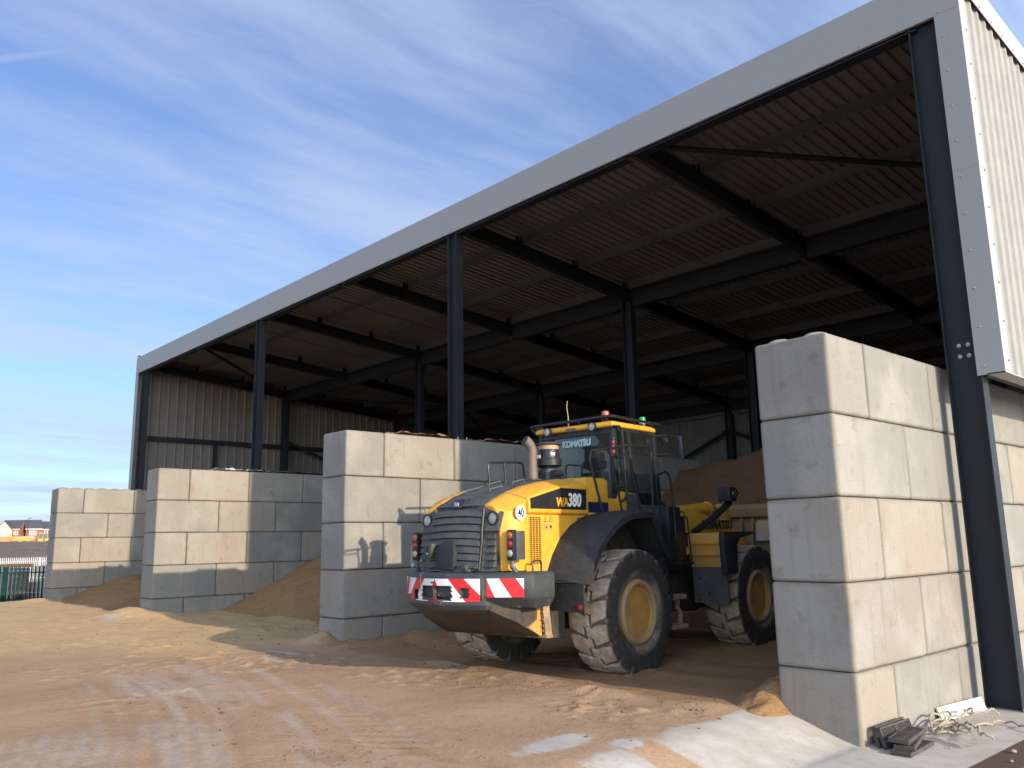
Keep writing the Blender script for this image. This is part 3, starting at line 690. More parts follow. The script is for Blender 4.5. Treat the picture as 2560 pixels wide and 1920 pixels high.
# --- wheels
def tyre_mesh():
    NU, prof = 400, []
    half = [(.235,.40),(.262,.425),(.285,.48),(.295,.56),(.297,.63),(.296,.69),(.294,.735),(.290,.757),(.280,.769),(.258,.775),(.225,.779),(.19,.781),(.16,.783),(.13,.784),(.10,.785),(.075,.7855),(.05,.786),(.035,.786),(.018,.786),(0,.786)]
    prof = half + [(-x_, r_) for x_, r_ in half[-2::-1]]
    n = len(prof); N = 17; vs = np.zeros((NU, n, 3))
    th = np.arange(NU)/NU*2*PI
    for j, (x_, r_) in enumerate(prof):
        a = abs(x_)/.29; side = 0 if x_ >= 0 else .5
        ph = (th*N/(2*PI) + side + .55*a - .2*a*a) % 1.0
        wdt = .085 + .06*np.clip((a-.55)/.4, 0, 1)
        g = np.clip(1 - np.abs(ph-.5)/wdt, 0, 1)*2.2; g = np.clip(g, 0, 1)
        zig = .045*np.sign(np.sin(th*N+.6))*np.clip(np.abs(np.sin(th*N+.6))*4, 0, 1)
        cg = np.clip(1.6 - np.abs(x_-zig)/.013, 0, 1)
        on = 1.0 if r_ > .75 else (.8 if r_ > .73 else (.4 if r_ > .68 else 0))
        dep = np.maximum(g*np.clip((a-.05)/.1, 0, 1), cg)*.036*on
        shx = -.014*g*(1 if (.67 < r_ < .775) else 0)*np.sign(x_) if x_ else 0
        rad = r_ - dep
        vs[:, j, 0] = x_ + shx; vs[:, j, 1] = np.cos(th)*rad; vs[:, j, 2] = np.sin(th)*rad
    fs = []
    for i in range(NU):
        k = (i+1) % NU
        for j in range(n-1): fs.append((i*n+j, k*n+j, k*n+j+1, i*n+j+1))
    me = bpy.data.meshes.new('tyre'); me.from_pydata(vs.reshape(-1, 3).tolist(), [], fs)
    at = me.attributes.new('tread', 'FLOAT', 'POINT'); at.data.foreach_set('value', np.array([[1.0 if r_ > .76 else 0 for _, r_ in prof]]*NU, np.float32).ravel())
    me.polygons.foreach_set('use_smooth', [True]*len(me.polygons)); me.set_sharp_from_angle(angle=R(40))
    return me
m, t, p = new_mat('sandy_tyre_rubber'); oc = t.node('ShaderNodeTexCoord').outputs['Object']
n1 = t.noise(oc, 2.5, 6, 0.65); n2 = t.noise(oc, 14, 5, 0.65)
tread = t.node('ShaderNodeAttribute', attribute_name='tread').outputs['Fac']
sx = t.node('ShaderNodeSeparateXYZ', {0: oc}); rad = t.math('SQRT', t.math('ADD', t.math('MULTIPLY', sx.outputs[1], sx.outputs[1]), t.math('MULTIPLY', sx.outputs[2], sx.outputs[2])))
inner = t.math('MULTIPLY', t.ramp(rad, 0.47, 0.55, 1, 0), t.ramp(n1, .35, .6))
crev = t.ramp(rad, 0.760, 0.778, 1, 0)
amt = t.math('MAXIMUM', t.math('MULTIPLY', t.math('MULTIPLY', tread, t.ramp(n1, .25, .66, .55, .95)), t.math('SUBTRACT', 1.0, t.math('MULTIPLY', crev, .75))), t.math('MULTIPLY', inner, .45))
amt = t.math('ADD', amt, t.math('MULTIPLY', t.ramp(n2, .5, .75), .12), clamp=True)
dustc = t.mix(t.ramp(n2, .35, .65), (0.40, 0.30, 0.205), (0.54, 0.44, 0.335))
setp(t, p, Base_Color=t.mix(amt, (0.042, 0.038, 0.035), dustc), Roughness=t.math('ADD', t.math('MULTIPLY', amt, .3), .6), Specular_IOR_Level=0.35, Normal=t.bump(n2, 0.4, 0.012))
TYRE = m; TM = tyre_mesh(); TM.materials.append(TYRE)
RIMM = painted('sandy_yellow_rim', (0.54, 0.275, 0.04), 0.5, dust=(0.24, 0.155, 0.085), dustamt=0.8, scale=3.0, lo=.46, hi=.66)
rimb = MB().lathe([(.403,.215),(.41,.245),(.395,.262),(.378,.262),(.37,.245),(.352,.247),(.338,.235),(.325,.19),(.312,-.02),(.30,-.055),(.27,-.065),(.14,-.065),(.13,-.05),(.06,-.05),(.001,-.051)], (0,0,0), 'x', 48)
rimb.lathe([(.403,.2),(.403,-.24),(.40,-.25),(.33,-.25),(.31,-.14),(.2,-.12),(.001,-.12)], (0,0,0), 'x', 32)
rimo = rimb.build('rim', RIMM)
RINGM = painted('sand_caked_rim_ring', (0.36, 0.23, 0.11), 0.8, dust=(0.30, 0.20, 0.12), dustamt=0.8, scale=6, lo=.4, hi=.6)
rgo = MB().tube([(.256, .366*math.cos(a), .366*math.sin(a)) for a in np.linspace(0, 2*PI, 49)[:-1]], .036, 10, closed=True).build('rim_ring', RINGM); RGM = rgo.data; bpy.data.objects.remove(rgo); RM = rimo.data; bpy.data.objects.remove(rimo)
nutm = MB()
for k in range(12): nutm.lathe([(.016,0),(.016,.022),(.001,.023)], (-.066, math.cos(k*PI/6)*.225, math.sin(k*PI/6)*.225), 'x', 6)
nuto = nutm.build('wheel_nuts', RIMM); NM = nuto.data; bpy.data.objects.remove(nuto)
for (x_, y_, zr, spin) in ((1.05, .0, 0, .2), (-1.05, 0, PI, .7), (1.05, 3.42, R(0), .5), (-1.05, 3.42, PI, .1)):
    wl = bpy.data.objects.new('wheel', None); COL.objects.link(wl); wl.parent = LD; wl.location = (x_, y_, .705); wl.rotation_euler = (spin, 0, zr)
    for nm, me in (('tyre', TM), ('rim', RM), ('rim_ring', RGM), ('wheel_nuts', NM)): link(nm, me, wl)
# --- axles and frames
MB().lathe([(.12,-.8),(.16,-.7),(.17,-.3),(.26,-.18),(.28,0),(.26,.18),(.17,.3),(.16,.7),(.12,.8)], (0,0,.705), 'x', 20).build('axle', CHASS, LD)
MB().lathe([(.12,-.8),(.16,-.7),(.17,-.3),(.26,-.18),(.28,0),(.26,.18),(.17,.3),(.16,.7),(.12,.8)], (0,3.42,.705), 'x', 20).build('axle', CHASS, LD)
m = MB(); m.prism([(-1.6,.62),(-1.35,.47),(-.6,.42),(-.45,.86),(.45,.86),(.6,.50),(1.2,.50),(1.3,1.25),(-1.5,1.3)], 'x', -.46, .46)
m.prism([(.55,.62),(1.35,.62),(1.45,1.9),(.45,1.9)], 'x', .42, .82); m.prism([(.55,.62),(1.35,.62),(1.45,1.9),(.45,1.9)], 'x', -.82, -.42)
m.bb(-.80,.80,-.55,.8,1.35,1.90)
m.build('rear_frame', CHASS, LD, bevel=.015)
m = MB(); m.prism([(1.5,.55),(2.4,.5),(4.1,.5),(4.25,.9),(4.0,1.15),(3.2,1.25),(2.9,1.95),(2.35,1.95),(2.2,1.2),(1.5,1.1)], 'x', -.38, .38)
m.build('front_frame', CHASS, LD, bevel=.02)
MB().lathe([(.16,.5),(.18,.55),(.18,1.2),(.14,1.25)], (0,1.42,0), 'z', 18).build('pivot', CHASS, LD)
# --- belly pan under the counterweight
m = MB(); rings = []
for y_, hw, z0, z1 in ((-2.12,.55,.88,.98),(-1.75,.80,.68,.98),(-1.35,.82,.47,.9),(-.75,.70,.42,.9),(-.55,.5,.5,.9)):
    rings.append([(-hw,y_,z1),(-hw,y_,z0),(hw,y_,z0),(hw,y_,z1)])
m.loft(rings); m.build('belly_pan', CHASS, LD, bevel=.02)
m = MB(); m.prism([(-1.62,.62),(-1.38,.50),(-1.36,.86),(-1.45,.86),(-1.46,.70)], 'x', .80, .84)
m.build('side_bracket', YELW, LD)
m = MB().beam((.88,-1.36,.86), (.89,-1.33,.52), .05, .09); m.bb(.62,.93,-1.40,-1.28,.49,.52); m.beam((.88,-1.39,.8),(.88,-1.39,.54),.06,.015)
for z_ in (.78,.70,.63,.57): m.lathe([(.012,0),(.012,-.012),(.001,-.013)], (.88,-1.398,z_), 'y', 8)
m.build('rear_step', MUD, LD)
# --- counterweight: curved in plan, with chevron film
def cwy(x): return -2.27 + .41*abs(x)**1.75 if abs(x) < 1.0 else -1.86
def cwplan(off=0, grow=0):
    pts = [(x, cwy(x)-off) for x in np.linspace(-1.0, 1.0, 21)]
    return pts
m = MB(); rings = []
for (zz_, sc, inset) in ((.86,.93,.13),(.955,.985,.03),(.99,1.0,.0),(1.21,1.0,.0),(1.245,.992,.02),(1.26,.975,.06)):
    ring = [(x*sc, cwy(x)+inset) for x in np.linspace(-1.0, 1.0, 25)]
    ring += [(1.075*sc, -1.78+inset*.5), (1.085*sc, -1.42), (.5, -1.38), (-.5, -1.38), (-1.085*sc, -1.42), (-1.075*sc, -1.78+inset*.5)]
    rings.append([(x, y, zz_) for x, y in ring])
m.loft(rings); cwo = m.build('counterweight', SCR, LD, smooth=40)
# centre tow block, proud of the counterweight, with a real opening
m = MB(); 
def cslab(x0, x1, z0, z1, out=.05, mi=0, n=6):
    xs_ = np.linspace(x0, x1, n); a = [(x, cwy(x)-out, z0) for x in xs_]; b = [(x, cwy(x)-out, z1) for x in xs_]
    c = [(x, cwy(x)+.02, z1) for x in xs_]; d = [(x, cwy(x)+.02, z0) for x in xs_]
    rings = [[a[i], b[i], c[i], d[i]] for i in range(n)]; m.loft(rings, mi)
cslab(-.60,.60,1.115,1.20); cslab(-.60,-.46,.955,1.115); cslab(-.355,-.245,.955,1.115); cslab(.245,.355,.955,1.115); cslab(.46,.60,.955,1.115); cslab(-.60,.60,.925,.955); cslab(-.46,-.355,1.06,1.115); cslab(.355,.46,1.085,1.115); cslab(.355,.46,.955,.985)
rings = []
for zz_, hw, o_ in ((.79,.50,-.10),(.845,.62,.02),(.90,.64,.055),(.928,.62,.05)):
    rings.append([(x, cwy(x)-o_, zz_) for x in np.linspace(-hw, hw, 15)] + [(hw, -1.75, zz_), (-hw, -1.75, zz_)])
m.loft(rings); m.build('tow_block', SCR, LD, bevel=.006)
m = MB().bb(-.25,.25,-2.245,-2.235,.955,1.115); m.build('tow_recess', CHASS, LD)
m = MB().lathe([(.03,.93),(.03,1.14),(.045,1.14),(.045,1.16)], (-.04,-2.285,0), 'z', 12); m.bb(-.10,.03,-2.29,-2.24,.995,1.02); m.build('tow_pin', CHASS, LD)
m = MB()
def film(x0, x1, z0, z1, out, slope, per, phase, mirror, mi_w, mi_r, cut=None):
    """strip of red and white diagonals on the curved face: polygons clipped per stripe"""
    n = 48; xs_ = np.linspace(x0, x1, n+1)
    for i in range(n):
        xa, xb = xs_[i], xs_[i+1]; nz_ = 14
        for j in range(nz_):
            za, zb_ = z0+(z1-z0)*j/nz_, z0+(z1-z0)*(j+1)/nz_
            pass
RED_W = (RED, WHT)
def stripes(name, x0, x1, z0, z1, out, bounds_top, bounds_bot, cols, holes=()):
    """bounds give the x of each colour change along the top and bottom edge of the film"""
    mm = MB(); bt = [x0]+[b for b in bounds_top]+[x1]; bb_ = [x0]+[b for b in bounds_bot]+[x1]
    NZ = 26
    for k, c in enumerate(cols):
        for j in range(NZ):
            f0, f1_ = j/NZ, (j+1)/NZ
            q = []
            for ff in (f0, f1_):
                l = bb_[k]+(bt[k]-bb_[k])*ff; r_ = bb_[k+1]+(bt[k+1]-bb_[k+1])*ff
                q.append((max(x0, min(x1, l)), max(x0, min(x1, r_)), z0+(z1-z0)*ff))
            (l0, r0_, za), (l1, r1, zb_) = q
            if max(r0_-l0, r1-l1) < 1e-4: continue
            NS = max(1, int(max(r0_-l0, r1-l1)/.03))
            for s_ in range(NS):
                a0 = l0+(r0_-l0)*s_/NS; b0 = l0+(r0_-l0)*(s_+1)/NS; a1 = l1+(r1-l1)*s_/NS; b1 = l1+(r1-l1)*(s_+1)/NS
                cx, cz = (a0+b0+a1+b1)/4, (za+zb_)/2
                if any(hx0 < cx < hx1 and hz0 < cz < hz1 for hx0, hx1, hz0, hz1 in holes): continue
                mm.add([(a0, cwy(a0)-out, za), (b0, cwy(b0)-out, za), (b1, cwy(b1)-out, zb_), (a1, cwy(a1)-out, zb_)], [(0,1,2,3)], c)
    return mm.build(name, RED_W, cwo, smooth=60)
# centre: apex in the middle, mirrored diagonals (0 red, 1 white)
def mir(v): return [-q for q in v[::-1]]
tr_, br_ = [.0, .20, .40], [.13, .42, .66]
stripes('warning_film', -.585, .585, .935, 1.195, .053, mir(tr_)+[.001]+tr_[1:], mir(br_)+[.13]+br_[1:], [1,0,1,0,1,0,1],
        holes=((-.25,.25,.95,1.12), (-.465,-.35,.95,1.065), (.35,.465,.98,1.09)))
stripes('warning_film', .625, .995, .985, 1.195, .004, [.62,.755,.92], [.71,.875,1.05], [0,1,0,1])
stripes('warning_film', -.995, -.625, .985, 1.195, .004, mir([.62,.755,.92]), mir([.71,.875,1.05]), [1,0,1,0])
m = MB().tube([(.92,-1.62,1.255),(.92,-1.62,1.36),(.92,-1.60,1.38),(.92,-1.48,1.38),(.92,-1.46,1.36),(.92,-1.46,1.255)], .011, 8); m.build('grab_handle', BLK, LD)
# thin cable hanging over the rear
m = MB().tube([(-.28,-2.24,1.262),(-.25,-2.31,1.25),(-.24,-2.325,1.05),(-.20,-2.34,.99),(-.10,-2.345,.96),(.02,-2.33,.97)], .0035, 6)
m.tube([(-.28,-2.22,1.265),(-.1,-2.2,1.285),(.05,-2.18,1.27),(.35,-2.1,1.268),(.42,-1.98,1.32)], .003, 6); m.build('loose_cable', GALV, LD)
# --- hood
def hoodsec(y, ztop, hw_top, z_ch, hw, z0=1.26):
    return [(-hw, y, z0), (-hw, y, z_ch), (-hw_top, y, ztop), (hw_top, y, ztop), (hw, y, z_ch), (hw, y, z0)]
# dark top skin
tops = [(-1.90,2.045,.40),(-1.80,2.10,.42),(-1.60,2.19,.43),(-1.30,2.285,.44),(-.95,2.36,.45),(-.60,2.405,.45),(-.2,2.425,.46)]
m = MB(); rings = []
for y_, z_, hw in tops: rings.append([(-hw,y_,z_-.02),(-hw*.96,y_,z_),(-hw*.5,y_,z_+.012),(0,y_,z_+.016),(hw*.5,y_,z_+.012),(hw*.96,y_,z_),(hw,y_,z_-.02),(hw,y_,z_-.08),(-hw,y_,z_-.08)])
m.loft(rings)
rings = [[(x, -1.90-.05*(1-(x/.42)**2), 2.045) for x in np.linspace(-.42,.42,9)] + [(x, -1.86-.05*(1-(x/.42)**2), 1.97) for x in np.linspace(.42,-.42,9)],
         [(x, -1.80, 2.10) for x in np.linspace(-.42,.42,9)] + [(x, -1.80, 2.0) for x in np.linspace(.42,-.42,9)]]
m.loft(rings); m.build('hood_top', DGR, LD, bevel=.008)
m = MB().prism([(-1.965,2.02),(-1.90,2.02),(-1.78,2.14),(-1.86,2.13)], 'x', -.085, .085); hc = m.build('rear_camera', BLK, LD, bevel=.01)
MB().bb(-.035,.035,-1.958,-1.945,2.045,2.09).build('camera_lens', LENS_W, hc)
for xh in (-.20,.21):
    for yy_ in (-1.45,-1.02):
        zz_ = 2.26 if yy_ < -1.2 else 2.365
        MB().tube([(xh,yy_-.12,zz_-.035),(xh,yy_-.12,zz_-.005),(xh,yy_+.10,zz_+.045),(xh,yy_+.10,zz_+.01)], .010, 6).build('hood_handle', GALV, LD)
# yellow shoulders and side panels, left and right
for s in (1, -1):
    # rear quarter panel (carries the 40 sign)
    m = MB(); rings = []
    qs = [(-1.90,.43,2.04,.60,1.99,.66,1.72),(-1.84,.43,2.08,.70,1.965,.735,1.75),(-1.74,.44,2.13,.775,1.965,.80,1.80),(-1.58,.44,2.195,.81,2.10,.815,1.9)]
    for y_, x0_, z0_, x1_, z1_, x2_, z2_ in qs:
        yb = y_ if y_ > -1.7 else y_
        rings.append([(s*(x0_-.01), y_, z0_), (s*(x0_+.12), y_, z0_-.01), (s*x1_, y_, z1_), (s*x2_, y_, z2_), (s*(x2_-.005), y_+.02, 1.50), (s*(x2_-.01), y_+.03, 1.27), (s*(x2_-.10), y_+.05, 1.27), (s*(x0_-.03), y_+.03, 1.9)])
    m.loft(rings); m.build('rear_quarter_panel', YEL, LD, bevel=.008)
    # upper side panel with the model lettering, slightly proud
    m = MB(); rings = []
    for y_, zt, xt in ((-1.565,2.205,.45),(-1.30,2.285,.45),(-.95,2.36,.46),(-.60,2.41,.47),(-.36,2.42,.47)):
        zc = min(2.33, zt-.07)
        rings.append([(s*(xt-.02),y_,zt-.002),(s*(xt+.12),y_,zt-.01),(s*.805,y_,zc-.01),(s*.83,y_,zc-.06),(s*.83,y_,1.955),(s*.80,y_,1.93),(s*.3,y_,1.93),(s*.3,y_,zt-.1)])
    m.loft(rings); sp = m.build('upper_side_panel', YEL, LD, bevel=.006)
    # dark decal field
    e = .8315
    MB().add([(s*e,-1.53,1.995),(s*e,-.40,1.995),(s*e,-.40,2.262),(s*e,-.93,2.262),(s*e,-1.53,2.118)], [(0,1,2,3,4)]).build('dark_decal', BLK, sp, smooth=0)
    rz = PI/2 if s > 0 else -PI/2
    y0 = -1.03 if s > 0 else -.40
    text_part('WA', .150, YEL, sp, (s*.833, -1.035 if s > 0 else -.46, 2.080), (PI/2, 0, rz), bold=.006, shear=.15, sx=.95)
    text_part('380', .230, WHT, sp, (s*.833, -.80 if s > 0 else -.69, 2.108), (PI/2, 0, rz), bold=.007, shear=.15, sx=.80)
    # lower side panel
    m = MB().bb(*(sorted((s*.30, s*.785))), -1.565, -.10, 1.24, 1.93)
    lp = m.build('lower_side_panel', YEL, LD, bevel=.006)
    m = MB().bb(*(sorted((s*.7852, s*.7856))), -1.508, -1.292, 1.335, 1.895); v = m.build('air_vent', BLK, lp, smooth=0)
    m = MB()
    for k in range(23):
        z_ = 1.338+.0245*k; m.bb(*(sorted((s*.785, s*.790))), -1.51, -1.29, z_-.004, z_+.004)
    for y_ in (-1.51,-1.455,-1.40,-1.345,-1.29): m.bb(*(sorted((s*.785, s*.792))), y_-.005, y_+.005, 1.333, 1.897)
    m.build('vent_louvres', YEL, v)
    if s > 0:
        for (yy_, zz_) in ((-1.19,1.875),(-1.095,1.875)):
            for sc, mt, ee in ((.042, BLK, .7868), (.034, YEL, .7880)):
                MB().add([(ee,yy_-sc,zz_-sc*.8),(ee,yy_+sc,zz_-sc*.8),(ee,yy_,zz_+sc)], [(0,1,2)]).build('warning_sticker', mt, lp, smooth=0)
            MB().add([(.7886,yy_-.004,zz_-.012),(.7886,yy_+.004,zz_-.012),(.7886,yy_+.006,zz_+.016),(.7886,yy_-.006,zz_+.016)], [(0,1,2,3)]).build('warning_sticker', BLK, lp, smooth=0)
        for (yy_, zz_) in ((-1.19,1.775),(-1.095,1.775)):
            MB().bb(.7862,.7868, yy_-.038,yy_+.038, zz_-.036,zz_+.036).build('warning_sticker', YELW, lp, smooth=0)
        m = MB().bb(.7870,.7876,-1.215,-1.165,1.772,1.778); m.bb(.7870,.7876,-1.18,-1.165,1.76,1.79); m.lathe([(.018,.7870),(.018,.7874),(.012,.7876)], (0,-1.095,1.782), 'x', 12); m.build('warning_sticker', BLK, lp, smooth=0)
    # tank panel towards the cab
    m = MB().prism([(-.355,1.93),(.14,1.93),(.14,2.395),(.06,2.425),(-.355,2.425)], 'x', *sorted((s*.40, s*.80))); tp = m.build('tank_panel', YEL, LD, bevel=.015)
    MB().bb(*sorted((s*.8002, s*.8015)), -.35, .135, 1.965, 2.105).build('blue_decal', BLUE, tp, smooth=0)
    MB().lathe([(.036,.801*s),(.036,.808*s),(.02,.812*s),(.001,.812*s)], (0,-.07,2.13), 'x', 16).build('round_badge', GALV, tp)
    # corner of the rear grille with the round lamp
    m = MB(); m.add([(s*.43,-1.895,2.035),(s*.60,-1.895,1.985),(s*.695,-1.85,1.955),(s*.66,-1.91,1.70),(s*.635,-1.93,1.27),(s*.46,-2.0,1.27),(s*.45,-1.945,1.72)], [(0,1,2,3,4,5,6)])
    m.add([(s*.43,-1.85,2.035),(s*.60,-1.85,1.985),(s*.695,-1.80,1.955),(s*.66,-1.86,1.70),(s*.635,-1.88,1.27),(s*.46,-1.95,1.27),(s*.45,-1.9,1.72)], [(0,1,2,3,4,5,6)])
    gc = m.build('grille_corner', DGR, LD, smooth=0)
    for k in range(5):
        z_ = 1.32+.083*k; MB().prism([(-1.995+.03*k*.3,z_),(-1.93,z_),(-1.93,z_+.075),(-1.965+.03*k*.3,z_+.06)], 'x', *sorted((s*.475, s*.635))).build('grille_slat', DGR, gc)
    MB().bb(*sorted((s*.45, s*.67)), -1.955, -1.90, 1.725, 1.738).build('grille_slat', BLK, gc)
    wlp = MB().lathe([(.085,0),(.085,-.04),(.072,-.045),(.070,-.03)], (s*.565,-1.885,1.885), 'y', 24).build('rear_work_lamp', BLK, LD)
    MB().lathe([(.070,-.028),(.06,-.036),(.03,-.042),(.001,-.043)], (s*.565,-1.885,1.885), 'y', 24).build('lamp_lens', LENS_W, wlp)
    for rr_, a0 in ((.05,0),(.03,.5)): pass
    # tail lamp cluster on its bracket
    m = MB().bb(*sorted((s*.77, s*.865)), -1.895, -1.83, 1.395, 1.745); tl = m.build('tail_lamp', BLK, LD, bevel=.01)
    for z_, mt in ((1.68, LENS_O), (1.58, LENS_R), (1.475, LENS_W)):
        MB().lathe([(.040,0),(.040,-.008),(.028,-.018),(.001,-.021)], (s*.815,-1.895,z_), 'y', 20).build('lamp_lens', mt, tl)
    MB().bb(*sorted((s*.865, s*.90)), -1.87, -1.72, 1.40, 1.73).build('lamp_guard', DGR, tl, bevel=.006)
    MB().tube([(s*.815,-1.85,1.40),(s*.815,-1.86,1.32),(s*.83,-1.80,1.26)], .028, 8).build('lamp_bracket', GALV, tl)
    MB().lathe([(.026,0),(.026,-.03),(.001,-.035)], (s*.86,-1.87,1.33), 'y', 10).build('lamp_lens', LENS_W, tl)
sp40 = MB().lathe([(.091,.0),(.091,.004),(.001,.0045)], (0,0,0), 'x', 32).build('speed_sign', WHT, LD); sp40.location = (.812,-1.69,1.94); sp40.rotation_euler = (0, 0, R(-4))
MB().tube([(.0046, .085*math.cos(a), .085*math.sin(a)) for a in np.linspace(0, 2*PI, 37)[:-1]], .0022, 6, closed=True).build('sign_border', BLK, sp40)
text_part('40', .150, BLK, sp40, (.006, 0, 0), (PI/2, 0, PI/2), bold=.0015, align='CENTER', sx=.66)
# rear grille door with curved slats
m = MB(); rings = []
for z_, y_, hw in ((1.27,-2.03,.46),(1.7,-1.96,.45),(2.02,-1.90,.425)):
    rings.append([(x, y_-.05*(1-(x/hw)**2)+.03, z_) for x in np.linspace(-hw,hw,9)] + [(hw,y_+.12,z_),(-hw,y_+.12,z_)])
m.loft(rings); gd = m.build('rear_grille', DGR, LD)
for k in range(8):
    m = MB(); z_ = 1.30+.086*k; rings = []
    for x in np.linspace(-.43,.43,13):
        sag = -.020*(1-(x/.43)**2)*0 + .018*(1-(x/.43)**2)
        yb = -2.03+.155*(z_-1.27)-.05*(1-(x/.45)**2)
        rings.append([(x, yb+.03, z_+sag), (x, yb-.024, z_+.004+sag), (x, yb-.022, z_+.012+sag), (x, yb+.004, z_+.076+sag), (x, yb+.04, z_+.074+sag)])
    m.loft(rings); m.build('grille_slat', DGR, gd, smooth=0)
m = MB(); rings = []
for z_, y_ in ((1.28,-2.06),(1.50,-2.04),(1.57,-2.02),(1.64,-1.97)):
    hw = .155 if z_ < 1.55 else (.12 if z_ < 1.6 else .07)
    rings.append([(-hw-.03,y_-.085,z_),(hw-.03,y_-.085,z_),(hw-.03,y_+.08,z_),(-hw-.03,y_+.08,z_)])
m.loft(rings); m.build('grille_bump', RUBB, gd, bevel=.012)
m = MB().bb(-.40,-.27,-2.115,-2.02,1.43,1.60); lk = m.build('grille_latch', DGR, gd, bevel=.008)
MB().bb(-.365,-.315,-2.119,-2.113,1.46,1.575).build('latch_slot', BLK, lk); MB().lathe([(.012,0),(.012,-.012),(.001,-.014)], (-.34,-2.119,1.48), 'y', 10).build('latch_pin', BOLT, lk)
m = MB().tube([(.435,-2.02,1.29),(.45,-1.985,1.60),(.448,-1.975,1.74),(.44,-1.93,2.0)], .014, 8); m.build('grille_edge', BLK, gd)
m = MB().bb(.14,.34,-2.13,-2.06,1.275,1.305); m.bb(.17,.31,-2.12,-2.07,1.305,1.345)
for k in range(5): m.bb(.178+.025*k,.195+.025*k,-2.128,-2.12,1.308,1.338)
m.build('number_lamp', DGR, gd)
# --- exhaust, pre-cleaner, rear handrail
c = []
for k in range(14):
    if k < 7: c.append((-.14,-.32,2.42+.40*k/6))
    else:
        a = (k-6)/7*R(64); c.append((-.14-.20*(1-math.cos(a))*.30, -.32-.20*(1-math.cos(a))*.97, 2.82+.20*math.sin(a)))
m = MB().tube(c, [.078]*3+[.068]*11, 20); pipe = m.build('exhaust_pipe', RUST, LD)
d_ = (Vector(c[-1])-Vector(c[-2])).normalized(); e_ = Vector(c[-1])
MB().tube([e_+d_*.002, e_+d_*.004], .060, 20).build('exhaust_mouth', BLK, pipe)
MB().tube([(-.14,-.32,2.565),(-.14,-.32,2.572)], .081, 20).build('pipe_seam', RUST, pipe)
MB().prism([(-.30,-.52),(.02,-.52),(.02,-.30),(-.30,-.30)], 'z', 2.42, 2.452).build('exhaust_base', DGR, LD, bevel=.008)
ORG = plain('faded_orange_plastic', (0.42, 0.25, 0.13), 0.5)
px_, py_ = -.06, -.05
pc = MB().lathe([(.075,2.44),(.075,2.60),(.095,2.615),(.115,2.64)], (px_,py_,0), 'z', 24).build('air_pre_cleaner', GALV, LD)
MB().bb(px_-.19,px_-.03,py_-.11,py_+.11,2.43,2.58).build('cleaner_bracket', BLK, pc); MB().bb(px_+.10,px_+.18,py_-.10,py_+.11,2.43,2.58).build('cleaner_bracket', BLK, pc)
MB().lathe([(.12,2.625),(.182,2.65),(.185,2.735),(.172,2.75),(.155,2.752)], (px_,py_,0), 'z', 28).build('cleaner_drum', BLK, pc)
MB().lathe([(.150,2.745),(.150,2.875),(.14,2.88)], (px_,py_,0), 'z', 28).build('cleaner_band', BLK, pc)
MB().lathe([(.142,2.876),(.142,2.945)], (px_,py_,0), 'z', 28).build('cleaner_bowl', ORG, pc)
MB().lathe([(.14,2.94),(.18,2.945),(.192,2.952),(.185,2.962),(.07,2.985),(.001,2.99)], (px_,py_,0), 'z', 28).build('cleaner_cap', DGR, pc)
tx = text_part('tu', .075, WHT, pc, (px_+.113, py_-.10, 2.812), (PI/2, 0, R(50)), bold=.004)
MB().bb(px_-.105,px_-.03,py_-.152,py_-.142,2.755,2.80).build('cleaner_label', WHT, pc)
m = MB()
m.tube([(-.58,-.72,2.28),(-.58,-.74,2.52),(-.58,-.76,2.63),(-.58,-.74,2.69),(-.58,-.68,2.70),(-.58,-.10,2.735),(-.58,-.02,2.72),(-.58,.0,2.66),(-.58,.02,2.42)], .016, 8)
m.tube([(-.58,-.40,2.36),(-.58,-.40,2.55),(-.58,-.42,2.64),(-.58,-.42,2.71)], .016, 8)
m.tube([(-.58,-.72,2.695),(-.42,-.66,2.69),(-.40,-.43,2.70),(-.58,-.40,2.715)], .011, 8); m.build('hood_handrail', BLK, LD)
MB().lathe([(.028,2.42),(.028,2.47),(.02,2.475),(.001,2.475)], (.25,.22,0), 'z', 12).build('coolant_cap', WHT, LD)
MB().lathe([(.07,2.41),(.07,2.445),(.05,2.455),(.001,2.456)], (.48,.16,0), 'z', 18).build('fuel_cap', YEL, LD)
MB().bb(.10,.36,.32,.46,2.42,2.50).build('wiper_motor_box', BLK, LD, bevel=.02)
MB().bb(-.62,.62,.05,.5,2.0,2.42).build('bulkhead', DGR, LD)
# --- cab
CX, CY0, CY1 = .66, .55, 1.62
cab = bpy.data.objects.new('cab', None); COL.objects.link(cab); cab.parent = LD
MB().prism([(.12,1.98),(1.0,1.98),(1.0,2.26),(.60,2.28),(.55,2.17),(.17,2.17)], 'x', -.70, .70).build('cab_base', YEL, cab, bevel=.02)
m = MB().prism([(.72,1.98),(.98,1.98),(1.16,1.90),(1.70,1.90),(1.70,2.10),(1.10,2.10),(.985,2.25),(.72,2.25)], 'x', .66, .712); m.build('door_sill', DGR, cab, bevel=.01)
text_part('KOMATSU', .085, GALV, cab, (.7135, 1.24, 2.01), (PI/2, 0, PI/2), bold=.003, sx=.8)
m = MB()
